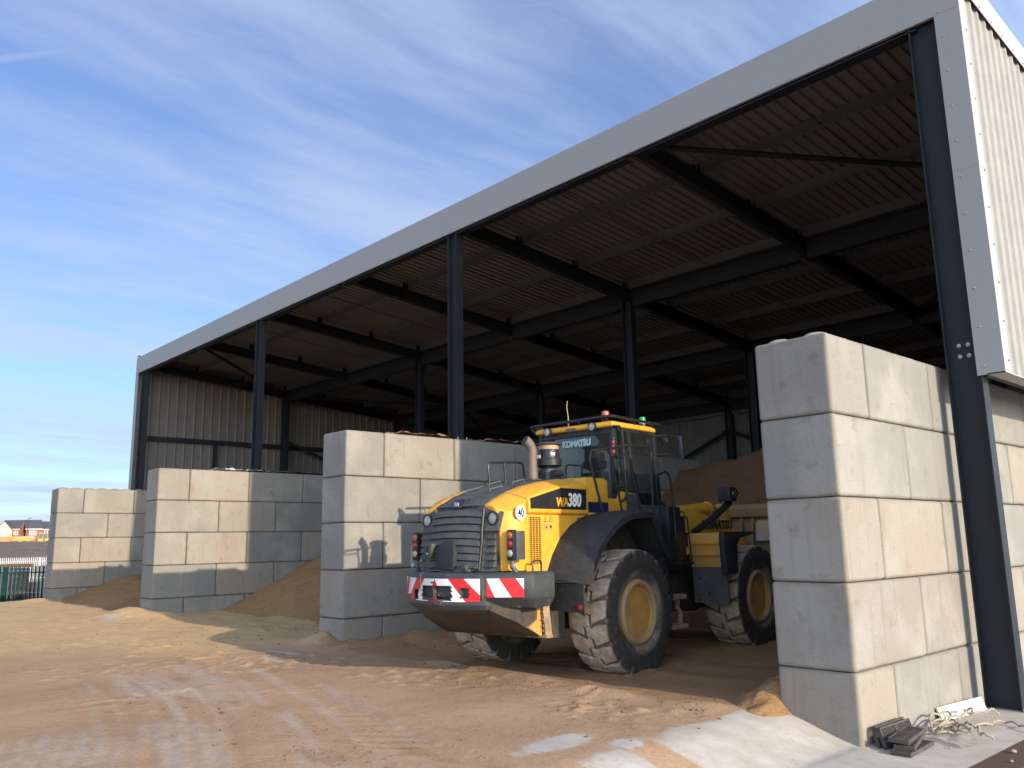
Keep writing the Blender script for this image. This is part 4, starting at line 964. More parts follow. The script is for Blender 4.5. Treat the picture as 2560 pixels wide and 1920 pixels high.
# pillars
for s in (1, -1):
    m.prism([(.50,2.24),(.60,2.24),(.575,3.19),(.485,3.19)], 'x', *sorted((s*.60, s*.68)))
    m.prism([(.98,2.24),(1.09,2.16),(.905,3.19),(.835,3.19)], 'x', *sorted((s*.655, s*.69)))
    m.prism([(1.60,1.95),(1.70,1.95),(1.595,3.19),(1.53,3.19)], 'x', *sorted((s*.62, s*.69)))
    m.bb(*sorted((s*.64, s*.685)), .5, 1.6, 3.13, 3.19); m.prism([(.55,2.24),(1.02,2.24),(1.0,2.29),(.56,2.30)], 'x', *sorted((s*.64, s*.69)))
m.bb(-.66,.66,.50,.57,3.10,3.19); m.bb(-.66,.66,1.53,1.6,3.12,3.19); m.bb(-.68,.68,1.60,1.70,1.90,2.12)
m.bb(-.66,.66,.49,.56,2.17,2.24)
m.build('cab_frame', BLK, cab, bevel=.012)
MB().add([(-.64,.515,2.24),(.62,.515,2.24),(.62,.490,3.12),(-.64,.490,3.12)], [(0,1,2,3)]).build('rear_window', GLASS_R, cab, smooth=0)
MB().add([(.672,.585,2.29),(.672,.985,2.27),(.672,.84,3.14),(.672,.57,3.14)], [(0,1,2,3)]).build('side_window', GLASS, cab, smooth=0)
MB().add([(-.672,.585,2.29),(-.672,1.62,2.1),(-.672,1.54,3.14),(-.672,.57,3.14)], [(0,1,2,3)]).build('side_window', GLASS, cab, smooth=0)
MB().add([(.674,1.09,2.14),(.674,1.62,2.10),(.674,1.545,3.14),(.674,.915,3.14)], [(0,1,2,3)]).build('door_window', GLASS, cab, smooth=0)
MB().add([(-.62,1.675,2.1),(.62,1.675,2.1),(.62,1.57,3.13),(-.62,1.57,3.13)], [(0,1,2,3)]).build('windscreen', GLASS, cab, smooth=0)
# frit band and lettering on the rear window
MB().add([(-.63,.485,3.115),(.62,.485,3.115),(.62,.498,2.75),(.50,.491,2.94),(.36,.486,3.09),(-.36,.486,3.09),(-.50,.491,2.94),(-.63,.494,2.86)], [(0,1,2,3,4,5,6,7)]).build('window_band', DARKF, cab, smooth=0)
text_part('KOMATSU', .118, TEAL, cab, (.035, .478, 2.995), (PI/2, 0, 0), bold=.010, align='CENTER', sx=.92)
MB().bb(.172,.192,.4765,.4825,3.048,3.066).build('lettering', TEAL, cab, smooth=0)
# roof
m = MB(); rings = []
for z_, g in ((3.18,-.01),(3.195,.02),(3.245,.02),(3.27,-.02)):
    rings.append([(-.68-g,.46-g,z_),(.68+g,.46-g,z_),(.69+g,.52,z_),(.69+g,1.50,z_),(.66+g,1.60+g,z_),(-.66-g,1.60+g,z_),(-.69-g,1.5,z_),(-.69-g,.52,z_)])
m.loft(rings); m.build('cab_roof', YEL, cab, bevel=.01)
# interior
st = MB(); st.bb(-.24,.24,.82,1.28,2.10,2.32); st.build('seat', DARKF, cab, bevel=.05)
m = MB().prism([(.72,2.32),(.84,2.32),(.80,2.80),(.70,2.80)], 'x', -.23, .23); m.build('seat_backrest', DARKF, cab, bevel=.04)
MB().bb(-.13,.13,.70,.79,2.82,2.98).build('headrest', DARKF, cab, bevel=.04)
MB().prism([(.72,2.62),(.80,2.66),(.82,2.86),(.70,2.84)], 'x', .25, .46).build('seat_backrest', DARKF, cab, bevel=.03)
m = MB().tube([(.0+.19*math.cos(a), 1.42+.06*math.sin(a), 2.62+.18*math.sin(a)) for a in np.linspace(0, 2*PI, 25)[:-1]], .016, 8, closed=True)
m.tube([(0,1.42,2.62),(0,1.5,2.3),(0,1.56,2.1)], .035, 8); m.build('steering_wheel', DARKF, cab)
MB().bb(-.60,.60,1.40,1.60,2.0,2.28).build('dashboard', DARKF, cab, bevel=.03)
MB().bb(-.62,.62,.6,1.6,2.0,2.06).build('cab_floor', CHASS, cab)
MB().bb(-.64,.64,.53,1.58,3.14,3.175).build('headliner', DARKF, cab)
# lamps, rails and beacons on the roof
m = MB()
m.tube([(-.80,.58,3.22),(-.82,.52,3.27),(-.80,.46,3.315),(-.70,.44,3.32),(.60,.44,3.335),(.69,.46,3.335),(.715,.54,3.33),(.72,1.62,3.315),(.70,1.72,3.31),(.60,1.75,3.31),(-.62,1.75,3.31),(-.75,1.7,3.31),(-.82,1.6,3.31),(-.82,.60,3.315)], .020, 8)
m.tube([(-.80,.58,3.22),(-.66,.58,3.22)], .018, 8)
for x_, y_ in ((-.62,.46),(.1,.46),(.62,.46),(.715,1.0),(.70,1.58),(-.8,1.0)): m.tube([(x_,y_,3.33),(x_*.96,y_+.03,3.25)], .011, 6)
m.build('roof_rail', BLK, cab)
for x_ in (-.445,.375):
    la = MB().lathe([(.030,.03),(.062,.0),(.066,-.045),(.056,-.05),(.054,-.04)], (x_,.44,3.205), 'y', 20).build('roof_lamp', BLK, cab)
    MB().lathe([(.054,-.041),(.04,-.046),(.001,-.049)], (x_,.44,3.205), 'y', 20).build('lamp_lens', LENS_W, la)
be = MB().lathe([(.05,3.36),(.05,3.375)], (.50,.60,0), 'z', 16).build('beacon', BLK, cab)
MB().bb(.46,.55,.52,.58,3.16,3.37).build('beacon_bracket', BLK, be)
MB().lathe([(.055,3.37),(.055,3.42),(.04,3.435),(.001,3.436)], (.50,.58,0), 'z', 18).build('beacon_dome', LENS_O, be)
be = MB().lathe([(.06,3.27),(.06,3.335)], (.50,1.55,0), 'z', 16).build('beacon', BLK, cab)
MB().lathe([(.052,3.335),(.052,3.43),(.04,3.445),(.001,3.446)], (.50,1.55,0), 'z', 18).build('beacon_dome', LENS_G, be)
m = MB().tube([(-.08,.455,3.22),(-.078,.45,3.40),(-.10,.45,3.56),(-.085,.45,3.64)], [.010,.006,.005,.004], 6); m.build('antenna', plain('pale_antenna', (.45,.40,.3), .6), cab)
MB().bb(-.12,.07,.44,.475,3.185,3.225).build('antenna_mount', GALV, cab)
# red and green tail stack at the cab corner
sk = MB().bb(.655,.70,.50,.545,2.80,3.0).build('corner_lamp', BLK, cab)
for z_, mt in ((2.83,LENS_R),(2.90,LENS_R),(2.965,LENS_R)): MB().lathe([(.024,-.022),(.024,.022)], (.675,.495,z_), 'z', 12).build('lamp_lens', mt, sk)
MB().bb(.658,.69,.49,.505,3.0,3.03).build('lamp_lens', LENS_G, sk)
# handrails
m = MB()
m.tube([(1.05,-.36,1.98),(1.05,-.58,2.58),(1.05,-.585,2.68),(1.05,-.55,2.735),(1.05,.28,2.87),(1.05,.74,2.885),(1.05,.82,2.87),(1.05,.87,2.81),(1.05,.86,1.98)], .017, 8)
m.tube([(1.05,.30,2.87),(1.05,.33,2.75),(1.05,.53,2.0)], .015, 8); m.tube([(1.05,-.13,2.80),(1.05,-.08,2.6),(1.05,.09,1.98)], .015, 8)
m.build('platform_handrail', BLK, LD)
m = MB().tube([(.70,.46,3.19),(.74,.56,3.19),(.745,.62,3.14),(.745,.68,2.26),(.74,.65,2.17),(.72,.56,2.13)], .017, 8); m.build('grab_rail', BLK, cab)
m = MB().tube([(.70,1.60,2.56),(.95,1.40,2.575),(.96,1.47,2.54),(.96,1.51,2.45),(.96,1.56,2.1),(.96,1.58,1.62)], .016, 8)
m.tube([(.96,1.55,2.0),(.96,1.85,2.0),(.96,1.86,1.9)], .010, 6); m.build('ladder_handrail', BLK, LD)
mi_ = MB().tube([(.66,1.60,3.14),(.80,1.72,3.15),(.90,1.80,3.14),(.96,1.83,3.10),(.97,1.83,3.02)], .014, 8); mi_.tube([(.66,1.62,2.86),(.93,1.82,2.88)], .010, 6)
mir_ = mi_.build('mirror_arm', BLK, LD)
mo = MB().box((0,.02,0),(.20,.05,.36)).build('wing_mirror', BLK, mir_, bevel=.022); mo.location = (.97,1.83,2.95); mo.rotation_euler = (R(4), 0, R(-62))
MB().box((0,-.0065,0),(.165,.003,.325)).build('mirror_glass', GLASS_R, mo)
m = MB().lathe([(.02,.04),(.055,.0),(.058,-.05),(.05,-.055)], (.80,1.70,3.06), 'y', 16); m.build('side_lamp', BLK, LD)
# --- rear fenders: arc with an edge lip
def arc(r, a0, a1, n, cy=-.0, cz=.70): return [(cy+r*math.cos(a), cz+r*math.sin(a)) for a in np.linspace(a0, a1, n)]
for s in (1, -1):
    path = [(-1.24,1.10),(-1.20,1.22),(-1.08,1.44),(-.92,1.64),(-.70,1.80),(-.44,1.91),(-.12,1.965),(.2,1.98),(.40,1.975),(.50,1.90),(.66,1.65),(.84,1.38)]
    outr = [(-1.13,1.10),(-1.10,1.18),(-1.0,1.35),(-.85,1.55),(-.66,1.715),(-.42,1.86),(-.12,1.955),(.2,1.98),(.39,1.97),(.47,1.87),(.61,1.64),(.80,1.40)]
    rings = []
    for (yi, zi), (yo, zo) in zip(path, outr):
        n_ = Vector((yo, zo-.72)).normalized()*.03
        rings.append([(s*.785,yi,zi),(s*1.10,(yi+yo)/2,(zi+zo)/2+.02),(s*1.30,yo,zo),(s*1.345,yo-n_.x*.6,zo-n_.y*.6),(s*1.345,yo-n_.x*3.0,zo-n_.y*3.0),(s*1.315,yo-n_.x*3.0,zo-n_.y*3.0),(s*1.29,yo-n_.x*1.2,zo-n_.y*1.2),(s*1.10,(yi+yo)/2-n_.x,(zi+zo)/2-n_.y),(s*.785,yi-n_.x,zi-n_.y)])
    fe = MB().loft(rings).build('rear_fender', RUBB, LD, smooth=50)
    MB().prism([(s*.80,1.105),(s*1.335,1.10),(s*1.335,.775),(s*.82,.785)] , 'y', -1.20, -1.175).build('mud_flap', RUBB, fe)
    MB().lathe([(.032,0),(.032,-.01),(.001,-.014)], (s*1.28,-1.20,.84), 'y', 14).build('reflector', LENS_R, fe)
    MB().tube([(s*1.0,-1.22,1.13),(s*1.02,-1.30,1.15),(s*1.18,-1.28,1.15),(s*1.26,-1.20,1.12)], .010, 6).build('fender_handle', BLK, fe)
    # wheel-arch infill and cab steps
    MB().prism([(-.95,1.0),(-.55,1.55),(.1,1.75),(.42,1.72),(.75,1.35),(.8,.95)], 'x', *sorted((s*.60,s*.80))).build('arch_lining', MUD, fe)
    m = MB().beam((s*1.0,.83,1.40),(s*1.0,1.02,.80),.40,.05); m.build('step_panel', RUBB, LD)
    # access step below
    m = MB(); m.tube([(s*1.05,1.02,.80),(s*1.05,1.06,.62),(s*1.05,1.02,.50),(s*1.05,1.04,.42)], .035, 8); m.tube([(s*1.05,1.40,.80),(s*1.05,1.36,.66),(s*1.05,1.44,.58),(s*1.05,1.42,.42)], .035, 8)
    m.bb(*sorted((s*.95,s*1.18)), 1.02, 1.44, .39, .44); m.bb(*sorted((s*.9,s*1.15)), .98, 1.46, .78, .84); m.build('access_step', MUD, LD)
# --- articulation and hydraulics between the frames
for a_ in ((.40,.88,1.55,1.90,1.15,2.08), (.30,.80,1.92,2.16,1.30,1.95), (-.88,-.40,1.55,1.90,1.15,2.08)): MB().bb(*a_).build('valve_box', BLK, LD, bevel=.03) 
m = MB()
for k, (a, b, c_) in enumerate([((.45,1.7,2.08),(.55,2.0,2.30),(.35,2.4,1.95)), ((.30,1.75,2.08),(.38,2.05,2.26),(.25,2.45,1.9)), ((.6,1.8,1.7),(.78,2.1,1.55),(.5,2.5,1.45)), ((.15,1.75,2.05),(.2,2.1,2.22),(.1,2.5,1.9)), ((.5,1.3,1.2),(.62,1.8,1.0),(.45,2.3,1.1)), ((.35,1.3,1.0),(.45,1.8,.82),(.3,2.3,.95))]):
    A, B_, C_ = Vector(a), Vector(b), Vector(c_)
    m.tube([A*(1-q)**2 + B_*2*q*(1-q) + C_*q*q for q in np.linspace(0,1,10)], .024, 8)
m.build('hydraulic_hoses', CHASS, LD)
m = MB().tube([(.96,1.86,1.95),(1.0,1.86,1.92),(1.02,1.90,1.3),(1.0,1.93,1.24),(.95,1.95,1.24)], .012, 6); m.bb(.78,1.05,1.55,1.92,1.24,1.27); m.build('ladder_frame', BLK, LD)
m = MB().prism([(1.05,.62),(1.5,.62),(1.52,1.5),(1.05,1.5)], 'x', .55, .70); m.build('ladder_plate', BLK, LD, bevel=.02)
# --- front fender, lamp arm, boom, bucket
for s in (1, -1):
    ff = MB().prism([(2.33,1.18),(2.26,1.55),(2.27,1.685),(2.95,1.70),(2.95,1.66),(2.33,1.64),(2.32,1.55),(2.38,1.18)], 'x', *sorted((s*.76,s*1.31))).build('front_fender', YELW, LD, bevel=.012)
    for z_ in (1.36,1.53): MB().bb(*sorted((s*.80,s*1.29)), 2.22+ (1.6-z_)*.12, 2.30, z_-.004, z_+.004).build('panel_crease', YELW, ff)
    MB().prism([(2.24,1.08),(2.20,1.56),(2.22,1.70),(3.20,1.70),(3.22,1.67),(2.72,1.60),(2.62,1.50),(2.60,1.08)], 'x', *sorted((s*1.31,s*1.40))).build('fender_trim', RUBB, ff, bevel=.015)
    MB().prism([(s*.78,1.185),(s*1.34,1.185),(s*1.36,.64),(s*.79,.655)], 'y', 2.33, 2.355).build('mud_flap', DGR, ff)
    for q in ((s*.9,1.02),(s*1.05,.80),(s*.88,.70)): MB().lathe([(.016,0),(.016,-.014),(.001,-.016)], (q[0],2.33,q[1]), 'y', 10).build('bolt', BLK, ff)
    MB().prism([(2.20,1.44),(2.75,1.58),(2.75,1.54),(2.16,1.36)], 'x', *sorted((s*.66,s*.80))).build('fender_stay', YELW, ff)
    MB().tube([(s*.80,2.40,1.70),(s*.84,2.9,1.90),(s*.90,3.42,2.17)], .055, 12).build('lamp_arm', BLK, LD)
    hl_ = MB().bb(*sorted((s*.80,s*1.02)), 3.22, 3.46, 2.19, 2.42).build('front_lamp', BLK, LD, bevel=.015)
    MB().lathe([(.06,-.0),(.085,.04),(.09,.12),(.075,.13)], (s*.91,3.46,2.33), 'y', 20).build('lamp_ring', BLK, hl_)
    MB().lathe([(.06,0),(.06,.012),(.001,.014)], (s*1.02 if s > 0 else s*1.034,3.38,2.31), 'x', 16).build('lamp_lens', CHROME, hl_)
    # lift arm plate
    ap = MB().prism([(2.55,2.02),(2.75,2.12),(3.11,2.05),(3.76,1.97),(4.6,1.80),(5.05,1.50),(5.15,1.15),(4.95,1.0),(4.75,1.25),(3.9,1.64),(3.1,1.70),(2.6,1.70)], 'x', *sorted((s*.33,s*.41))).build('lift_arm', YEL, LD, bevel=.01)
    if s > 0: text_part('KOMATSU', .20, BLK, ap, (.4125, 3.36, 1.825), (PI/2, 0, PI/2), bold=.010, sx=1.15)
m = MB().tube([(0,3.10,2.02),(0,4.28,2.12)], .115, 20); m.tube([(0,4.28,2.12),(0,4.33,2.125)], .13, 20); bc = m.build('bucket_cylinder', YEL, LD)
MB().tube([(0,4.3,2.123),(0,4.95,2.10)], .05, 12).build('cylinder_rod', CHROME, bc)
MB().prism([(4.75,2.22),(5.0,2.22),(5.10,1.9),(5.02,1.35),(4.88,1.35),(4.92,1.85)], 'x', -.07, .07).build('tilt_lever', YELW, LD, bevel=.02)
# bucket: shell lofted across, open to the front, rear stiffeners
prof = [(5.15,2.18),(5.12,1.9),(5.10,1.5),(5.16,1.1),(5.35,.85),(5.7,.78),(6.35,.78)]
inn = [(6.35,.81),(5.7,.82),(5.38,.89),(5.20,1.12),(5.14,1.5),(5.16,1.9),(5.20,2.18)]
bk = MB().prism(prof+inn, 'x', -1.40, 1.40).build('bucket', BUCK, LD, bevel=.006)
for s in (1, -1): MB().prism([(5.12,2.18),(5.45,2.20),(6.0,1.5),(6.38,.80),(5.7,.77),(5.33,.84),(5.10,1.2)], 'x', *sorted((s*1.36,s*1.41))).build('bucket_side', BUCK, bk)
MB().prism([(5.20,2.20),(5.06,2.20),(5.0,2.12),(5.02,1.98),(5.14,1.94)], 'x', -1.38, 1.38).build('bucket_top_tube', BUCK, bk)
for x_ in (-.5,-.28,.28,.5): MB().prism([(5.12,2.1),(4.98,1.7),(4.95,1.2),(5.05,.98),(5.2,1.0)], 'x', x_-.025, x_+.025).build('bucket_bracket', BUCK, bk)
GREYW = painted('bare_worn_steel', (0.34, 0.34, 0.36), 0.5, dust=(0.45, 0.27, 0.08), dustamt=0.8, scale=3.0, lo=.48, hi=.6)
for x_ in (-.95,.95): MB().prism([(5.11,1.92),(5.02,1.86),(5.0,1.55),(5.1,1.50)], 'x', x_-.38, x_+.38).build('bucket_stiffener', GREYW, bk)
for x_ in (-1.38,.62): MB().beam((x_+.38,5.05,2.16),(x_+.52,5.06,1.45),.09,.05,up=(0,1,0)).build('bucket_stiffener', GREYW, bk)

# ------------------------------------------------------------------ small things at the corner column
IRON = painted('black_cast_iron', (0.040, 0.034, 0.031), 0.5, dust=(0.15, 0.115, 0.09), dustamt=0.6, scale=8.0, lo=.42)
def grate_mesh():
    m = MB(); L, W_, T = .60, .17, .036
    m.bb(-W_/2, -W_/2+.014, -L/2, L/2, 0, T); m.bb(W_/2-.014, W_/2, -L/2, L/2, 0, T)
    m.bb(-W_/2+.014, W_/2-.014, -L/2, -L/2+.012, 0, T-.003); m.bb(-W_/2+.014, W_/2-.014, L/2-.012, L/2, 0, T-.003)
    n = 21
    for k in range(1, n):
        y = -L/2 + L*k/n
        if k in (10, 11): m.bb(-W_/2+.014, W_/2-.014, y-.010, y+.010, .004, T-.001)
        else: m.prism([(-W_/2+.014, y-.006), (0, y-.012), (W_/2-.014, y-.006), (W_/2-.014, y+.006), (0, y), (-W_/2+.014, y+.006)], 'z', .006, T-.004)
    m.bb(-.006, .006, -L/2+.012, L/2-.012, 0, .015)
    o = m.build('drain_grate', IRON, smooth=0); me = o.data; bpy.data.objects.remove(o); return me
GM = grate_mesh()
for (loc, rot, lab) in (((.33,.27,.157),(0,R(1),R(4)),'black drain grate lying at the bottom of the flat pile, sticking out to the right'),
                        ((.275,.35,.196),(R(1),R(-2),R(14)),'black drain grate in the middle of the flat pile, twisted askew'),
                        ((.245,.37,.236),(0,R(3),R(9)),'black drain grate on top of the flat pile'),
                        ((.055,.42,.245),(0,R(78),R(0)),'black drain grate leaning flat against the block wall, rearmost'),
                        ((.118,.41,.243),(0,R(72),R(-1)),'black drain grate leaning in front of another grate by the wall')):
    o = link('drain_grate', GM); o.location = loc; o.rotation_euler = rot; tag(o, lab, 'drain grate', 'black drain grates by the nearest wall')
PLANK = painted('white_painted_board', (0.60, 0.56, 0.49), 0.6, dust=(0.40, 0.33, 0.25), dustamt=0.5, scale=4)
o = MB().bb(-.012, .012, -.47, .47, 0, .14).build('white_board', PLANK, bevel=.002); o.location = (.115, 2.08, .155); o.rotation_euler = (0, R(-22), R(-6))
tag(o, 'white painted board leaning on the wall between the rope and the column', 'board')
bl = MB().tube([(.016, -.42, .02), (.018, -.40, .11), (.014, -.385, .143), (-.014, -.385, .143)], .006, 6).build('tie_loop', plain('pale_rope', (.42, .34, .22), .9)); bl.parent = o
# rope: laid strands as three twisted tubes
ROPE = plain('old_hemp_rope', (0.33, 0.29, 0.215), 0.95, var=.35)
rope_paths = [
 [(.19,.93),(.10,1.15),(.06,1.42),(.11,1.62),(.22,1.55),(.30,1.36),(.36,1.12),(.30,.96),(.22,.98),(.18,1.2),(.2,1.45),(.27,1.47),(.34,1.3),(.40,1.12),(.36,1.02),(.27,1.06),(.24,1.28),(.30,1.40),(.40,1.47),(.47,1.66),(.50,1.80),(.57,1.88),(.66,1.86),(.76,1.76),(.84,1.64)],
 [(.28,1.38),(.36,1.31),(.46,1.22),(.52,1.13),(.48,1.05),(.40,1.08),(.33,1.18),(.26,1.3)],
 [(.34,1.45),(.41,1.38),(.48,1.25),(.54,1.24),(.58,1.14),(.62,1.02),(.67,.97),(.72,.955),(.76,.975)],
 [(.22,1.60),(.27,1.74),(.26,1.90),(.20,1.96),(.22,1.80),(.32,1.78),(.36,1.95),(.40,2.05),(.44,2.12)],
 [(.20,1.02),(.12,1.2),(.10,1.4),(.17,1.5),(.25,1.4),(.29,1.2),(.25,1.05)],
]
m = MB(); random.seed(5)
def smoothpath(P, n=10):
    P = [Vector((p[0], p[1], 0)) for p in P]; out = []
    for i in range(len(P)-1):
        p0, p1, p2, p3 = P[max(0,i-1)], P[i], P[i+1], P[min(len(P)-1,i+2)]
        for k in range(n):
            q = k/n; out.append(.5*((2*p1)+(-p0+p2)*q+(2*p0-5*p1+4*p2-p3)*q*q+(-p0+3*p1-3*p2+p3)*q**3))
    return out+[P[-1]]
for pi_, P in enumerate(rope_paths):
    pts = smoothpath(P); n = len(pts); base = .172+.012*pi_
    for k, p in enumerate(pts):
        ends = min(1, k/8, (n-1-k)/8); p.z = base-.002*pi_ + (.025*abs(math.sin(k*.21+pi_*2)) + .012*pi_)*ends
    dense = []
    for a, b in zip(pts[:-1], pts[1:]):
        L = (b-a).length; c_ = max(1, int(L/.008)); dense += [a.lerp(b, j/c_) for j in range(c_)]
    for s_ in range(3):
        q = []; ang = s_*2*PI/3
        for i, p in enumerate(dense):
            d = (dense[min(i+1, len(dense)-1)]-dense[max(i-1, 0)]).normalized(); nx = d.cross(Vector((0,0,1))).normalized(); ny = nx.cross(d)
            a = ang + i*.55; q.append(p + nx*math.cos(a)*.0055 + ny*math.sin(a)*.0055)
        m.tube(q, .0062, 5)
tag(m.build('rope', ROPE), 'tangled pale hemp rope on the concrete in front of the white board', 'rope')
m = MB(); vs = []; nx_, ny_ = 14, 14
m2, t, p = new_mat('thin_plastic_sheet'); setp(t, p, Base_Color=(.42,.38,.34), Roughness=.25, Transmission_Weight=.0, Alpha=.55); PLAS = m2
pl = MB(); X_, Y_ = np.linspace(0, 1, 16), np.linspace(0, 1, 16)
def plv(u, v):
    a = Vector((.22,.80)).lerp(Vector((.36,1.14)), v); b = Vector((.62,.58)).lerp(Vector((.68,.92)), v); q = a.lerp(b, u)
    return (q.x, q.y, .166 + .022*abs(math.sin(5*u+3*v)) * math.sin(PI*min(1, max(0, u))) + .01*math.sin(9*v+2*u)**2)
pl.add([plv(u, v) for v in Y_ for u in X_], [(j*16+i, j*16+i+1, (j+1)*16+i+1, (j+1)*16+i) for j in range(15) for i in range(15)])
tag(pl.build('plastic_sheet', PLAS), 'crumpled clear plastic sheet lying between the grates and the rope', 'plastic sheet')
STONE = plain('pale_stone', (0.29, 0.26, 0.22), 0.9, var=.2)
def stone(loc, r_, lab, seed):
    bm = bmesh.new(); bmesh.ops.create_icosphere(bm, subdivisions=2, radius=r_)
    for v in bm.verts: v.co *= 1+.35*mnoise.noise(v.co/r_*1.3+Vector((seed, 0, 0))); v.co.z *= .65
    me = bpy.data.meshes.new('stone'); bm.to_mesh(me); bm.free(); me.materials.append(STONE)
    o = link('stone', me); o.location = loc; tag(o, lab, 'stone', 'loose stones by the concrete edge')
stone((.99,.74,.172), .024, 'pale stone on the dark soil strip at the bottom right corner', 1)
stone((.55,.52,.166), .012, 'tiny stone lying on the concrete beside the plastic sheet', 4)
stone((1.08,.40,.166), .015, 'little stone at the front of the dark soil strip', 8)
# ------------------------------------------------------------------ debris on the wall tops
RUB = painted('red_brick_rubble', (0.26, 0.085, 0.045), 0.95, dust=(0.25, 0.17, 0.12), dustamt=0.7, scale=9, lo=.42, hi=.6)
def rubble(name, wx, y0, y1, mat, hh, label, seed):
    xs_ = np.arange(wx-.78, wx-.015, .035); ys_ = np.arange(y0, y1, .035); X_, Y_ = np.meshgrid(xs_, ys_)
    e = sst(0, .25, Y_-y0)*sst(0, .3, y1-Y_)*sst(0, .07, wx-.01-X_+.03*fbm(X_*0, Y_*4, seed, 2))*sst(0, .07, X_-(wx-.79))
    Z_ = 3.985 + e*(.055+hh*np.maximum(0, fbm(X_*7, Y_*7, seed, 3)-.35)*2.2)
    o = grid_mesh(name, xs_, ys_, Z_, mat); o['kind'] = 'stuff'; o['label'] = label; o['category'] = 'rubble'
rubble('brick_rubble', -8.83, .95, 2.45, RUB, .055, 'red brick crumbs along the top of the middle wall, in front of the column', 201)
rubble('brick_rubble', -8.83, 3.05, 9.0, RUB, .075, 'red brick crumbs along the top of the middle wall, behind the column', 203)
rubble('gravel_strip', -17.66, 3.1, 9.0, painted('dark_gravel', (.05,.052,.055), .9, dust=(.25,.24,.22), dustamt=.6, scale=14), .05, 'dark gravel along the top of the third wall', 207)
m2, t, p = new_mat('silver_film'); setp(t, p, Base_Color=(.62,.63,.63), Roughness=.22, Metallic=.35); FILM = m2
xs_ = np.arange(-18.40, -17.68, .03); ys_ = np.arange(1.35, 3.3, .03); X_, Y_ = np.meshgrid(xs_, ys_)
Z_ = 3.99 + sst(0,.2,Y_-1.35)*sst(0,.2,3.3-Y_)*(.03+.11*np.abs(fbm(X_*5, Y_*5, 211, 3)-.5)*2)
tag(grid_mesh('plastic_film', xs_, ys_, Z_, FILM), 'shiny crumpled silver film round the column foot on the third wall', 'plastic film')

# ------------------------------------------------------------------ beyond the yard: fences, stacks, mound, houses
FGREEN = painted('green_fence_paint', (0.004, 0.036, 0.024), 0.5, dust=(0.012, 0.03, 0.022), dustamt=0.3, spec=0.08)
FPALE = painted('galvanised_fence', (0.42, 0.43, 0.41), 0.55, dust=(.3,.3,.28), dustamt=.3, metal=.2)
def palisade(label, p0, p1, z0, h, pitch, mat, pw=.055, group='palisade fences'):
    p0, p1 = Vector((*p0, z0)), Vector((*p1, z0)); d = (p1-p0); L = d.length; d.normalize()
    root = thing('palisade_fence', label, 'fence', p0, math.atan2(d.y, d.x), group)
    pm = MB().prism([(-pw/2,0),(pw/2,0),(pw/2,h-.10),(pw*.3,h-.02),(0,h-.05),(-pw*.3,h-.02),(-pw/2,h-.10)], 'y', -.012, .012); po = pm.build('pale', mat, root, smooth=0)
    n = int(L/pitch)
    if n <= 98:
        for k in range(1, n):
            o = po.copy(); COL.objects.link(o); o.location = (k*pitch, 0, 0)
    else:
        mm = MB()
        for k in range(1, n): mm.prism([(k*pitch-pw/2,0),(k*pitch+pw/2,0),(k*pitch+pw/2,h-.08),(k*pitch,h),(k*pitch-pw/2,h-.08)], 'y', -.012, .012)
        o = mm.build('pales', mat, root, smooth=0); o['kind'] = 'stuff'
    for zf in (.16, .82): MB().bb(0, L, .014, .06, h*zf-.025, h*zf+.025).build('rail', mat, root, smooth=0)
    k = 0.0
    while k <= L: MB().bb(k-.05, k+.05, .02, .12, 0, h*.97).build('post', mat, root, smooth=0); k += 2.75
    return root
palisade('dark green palisade fence at the left edge beside the farthest wall', (-40.5,-4.0), (-39.2,5.0), -.45, 1.80, .155, FGREEN, .06)
palisade('second green palisade fence seen through the front green one', (-44.5,-5.0), (-44.0,2.3), -.45, 1.72, .155, FGREEN, .06)
palisade('pale grey palisade fence right behind the green one', (-46.2,2.45), (-45.8,6.0), -.40, 1.68, .165, FPALE, .04)
palisade('long pale palisade fence below the dark earth mound', (-71.5,2.0), (-70.0,20.0), -.42, 1.92, .13, FPALE, .055)
KERB = plain('yellowed_concrete_kerb', (.36,.33,.23), .9)
for k in range(9):
    o = MB().bb(-41.55,-41.35,-4.0+k*.915,-3.095+k*.915,-.46,-.27).build('kerb_block', KERB, bevel=.01)
    o['kind'] = 'thing'; tag(o, 'low yellowish kerb block in the row under the green fence', 'kerb block', 'kerb blocks under the green fence')
BRK = brick_mat('stacked_bricks', (0.24,0.085,0.06), (0.30,0.27,0.24), (0.05,0.045,0.04), 1.0)
WOOD = painted('orange_timber', (0.34,0.16,0.06), .8, dust=(.2,.12,.06), dustamt=.5)
for k, (x, y, hh, lab) in enumerate(((-47.5,.2,1.55,'brick stack under orange boards behind the green fence, leftmost'), (-47.8,1.9,1.2,'brick stack behind the pale fence, without boards on top'), (-47.2,3.25,1.6,'brick stack with an orange lid beside the farthest wall'))):
    st = thing('brick_stack', lab, 'brick stack', (x, y, -.45), R(4), 'brick stacks beyond the fence')
    MB().bb(-.5,.5,-.72,.72,.12,hh-.05).build('bricks', BRK, st, smooth=0)
    m = MB()
    for q in (-.6,0,.6): m.bb(-.5,.5,q-.05,q+.05,0,.12)
    m.build('pallet', WOOD, st, smooth=0)
    if k != 1:
        m = MB()
        for q in range(5): m.bb(-.58+.24*q,-.36+.24*q,-.85,.85,hh+.0+.012*(q%2),hh+.16)
        m.build('board_lid', WOOD, st, smooth=0)
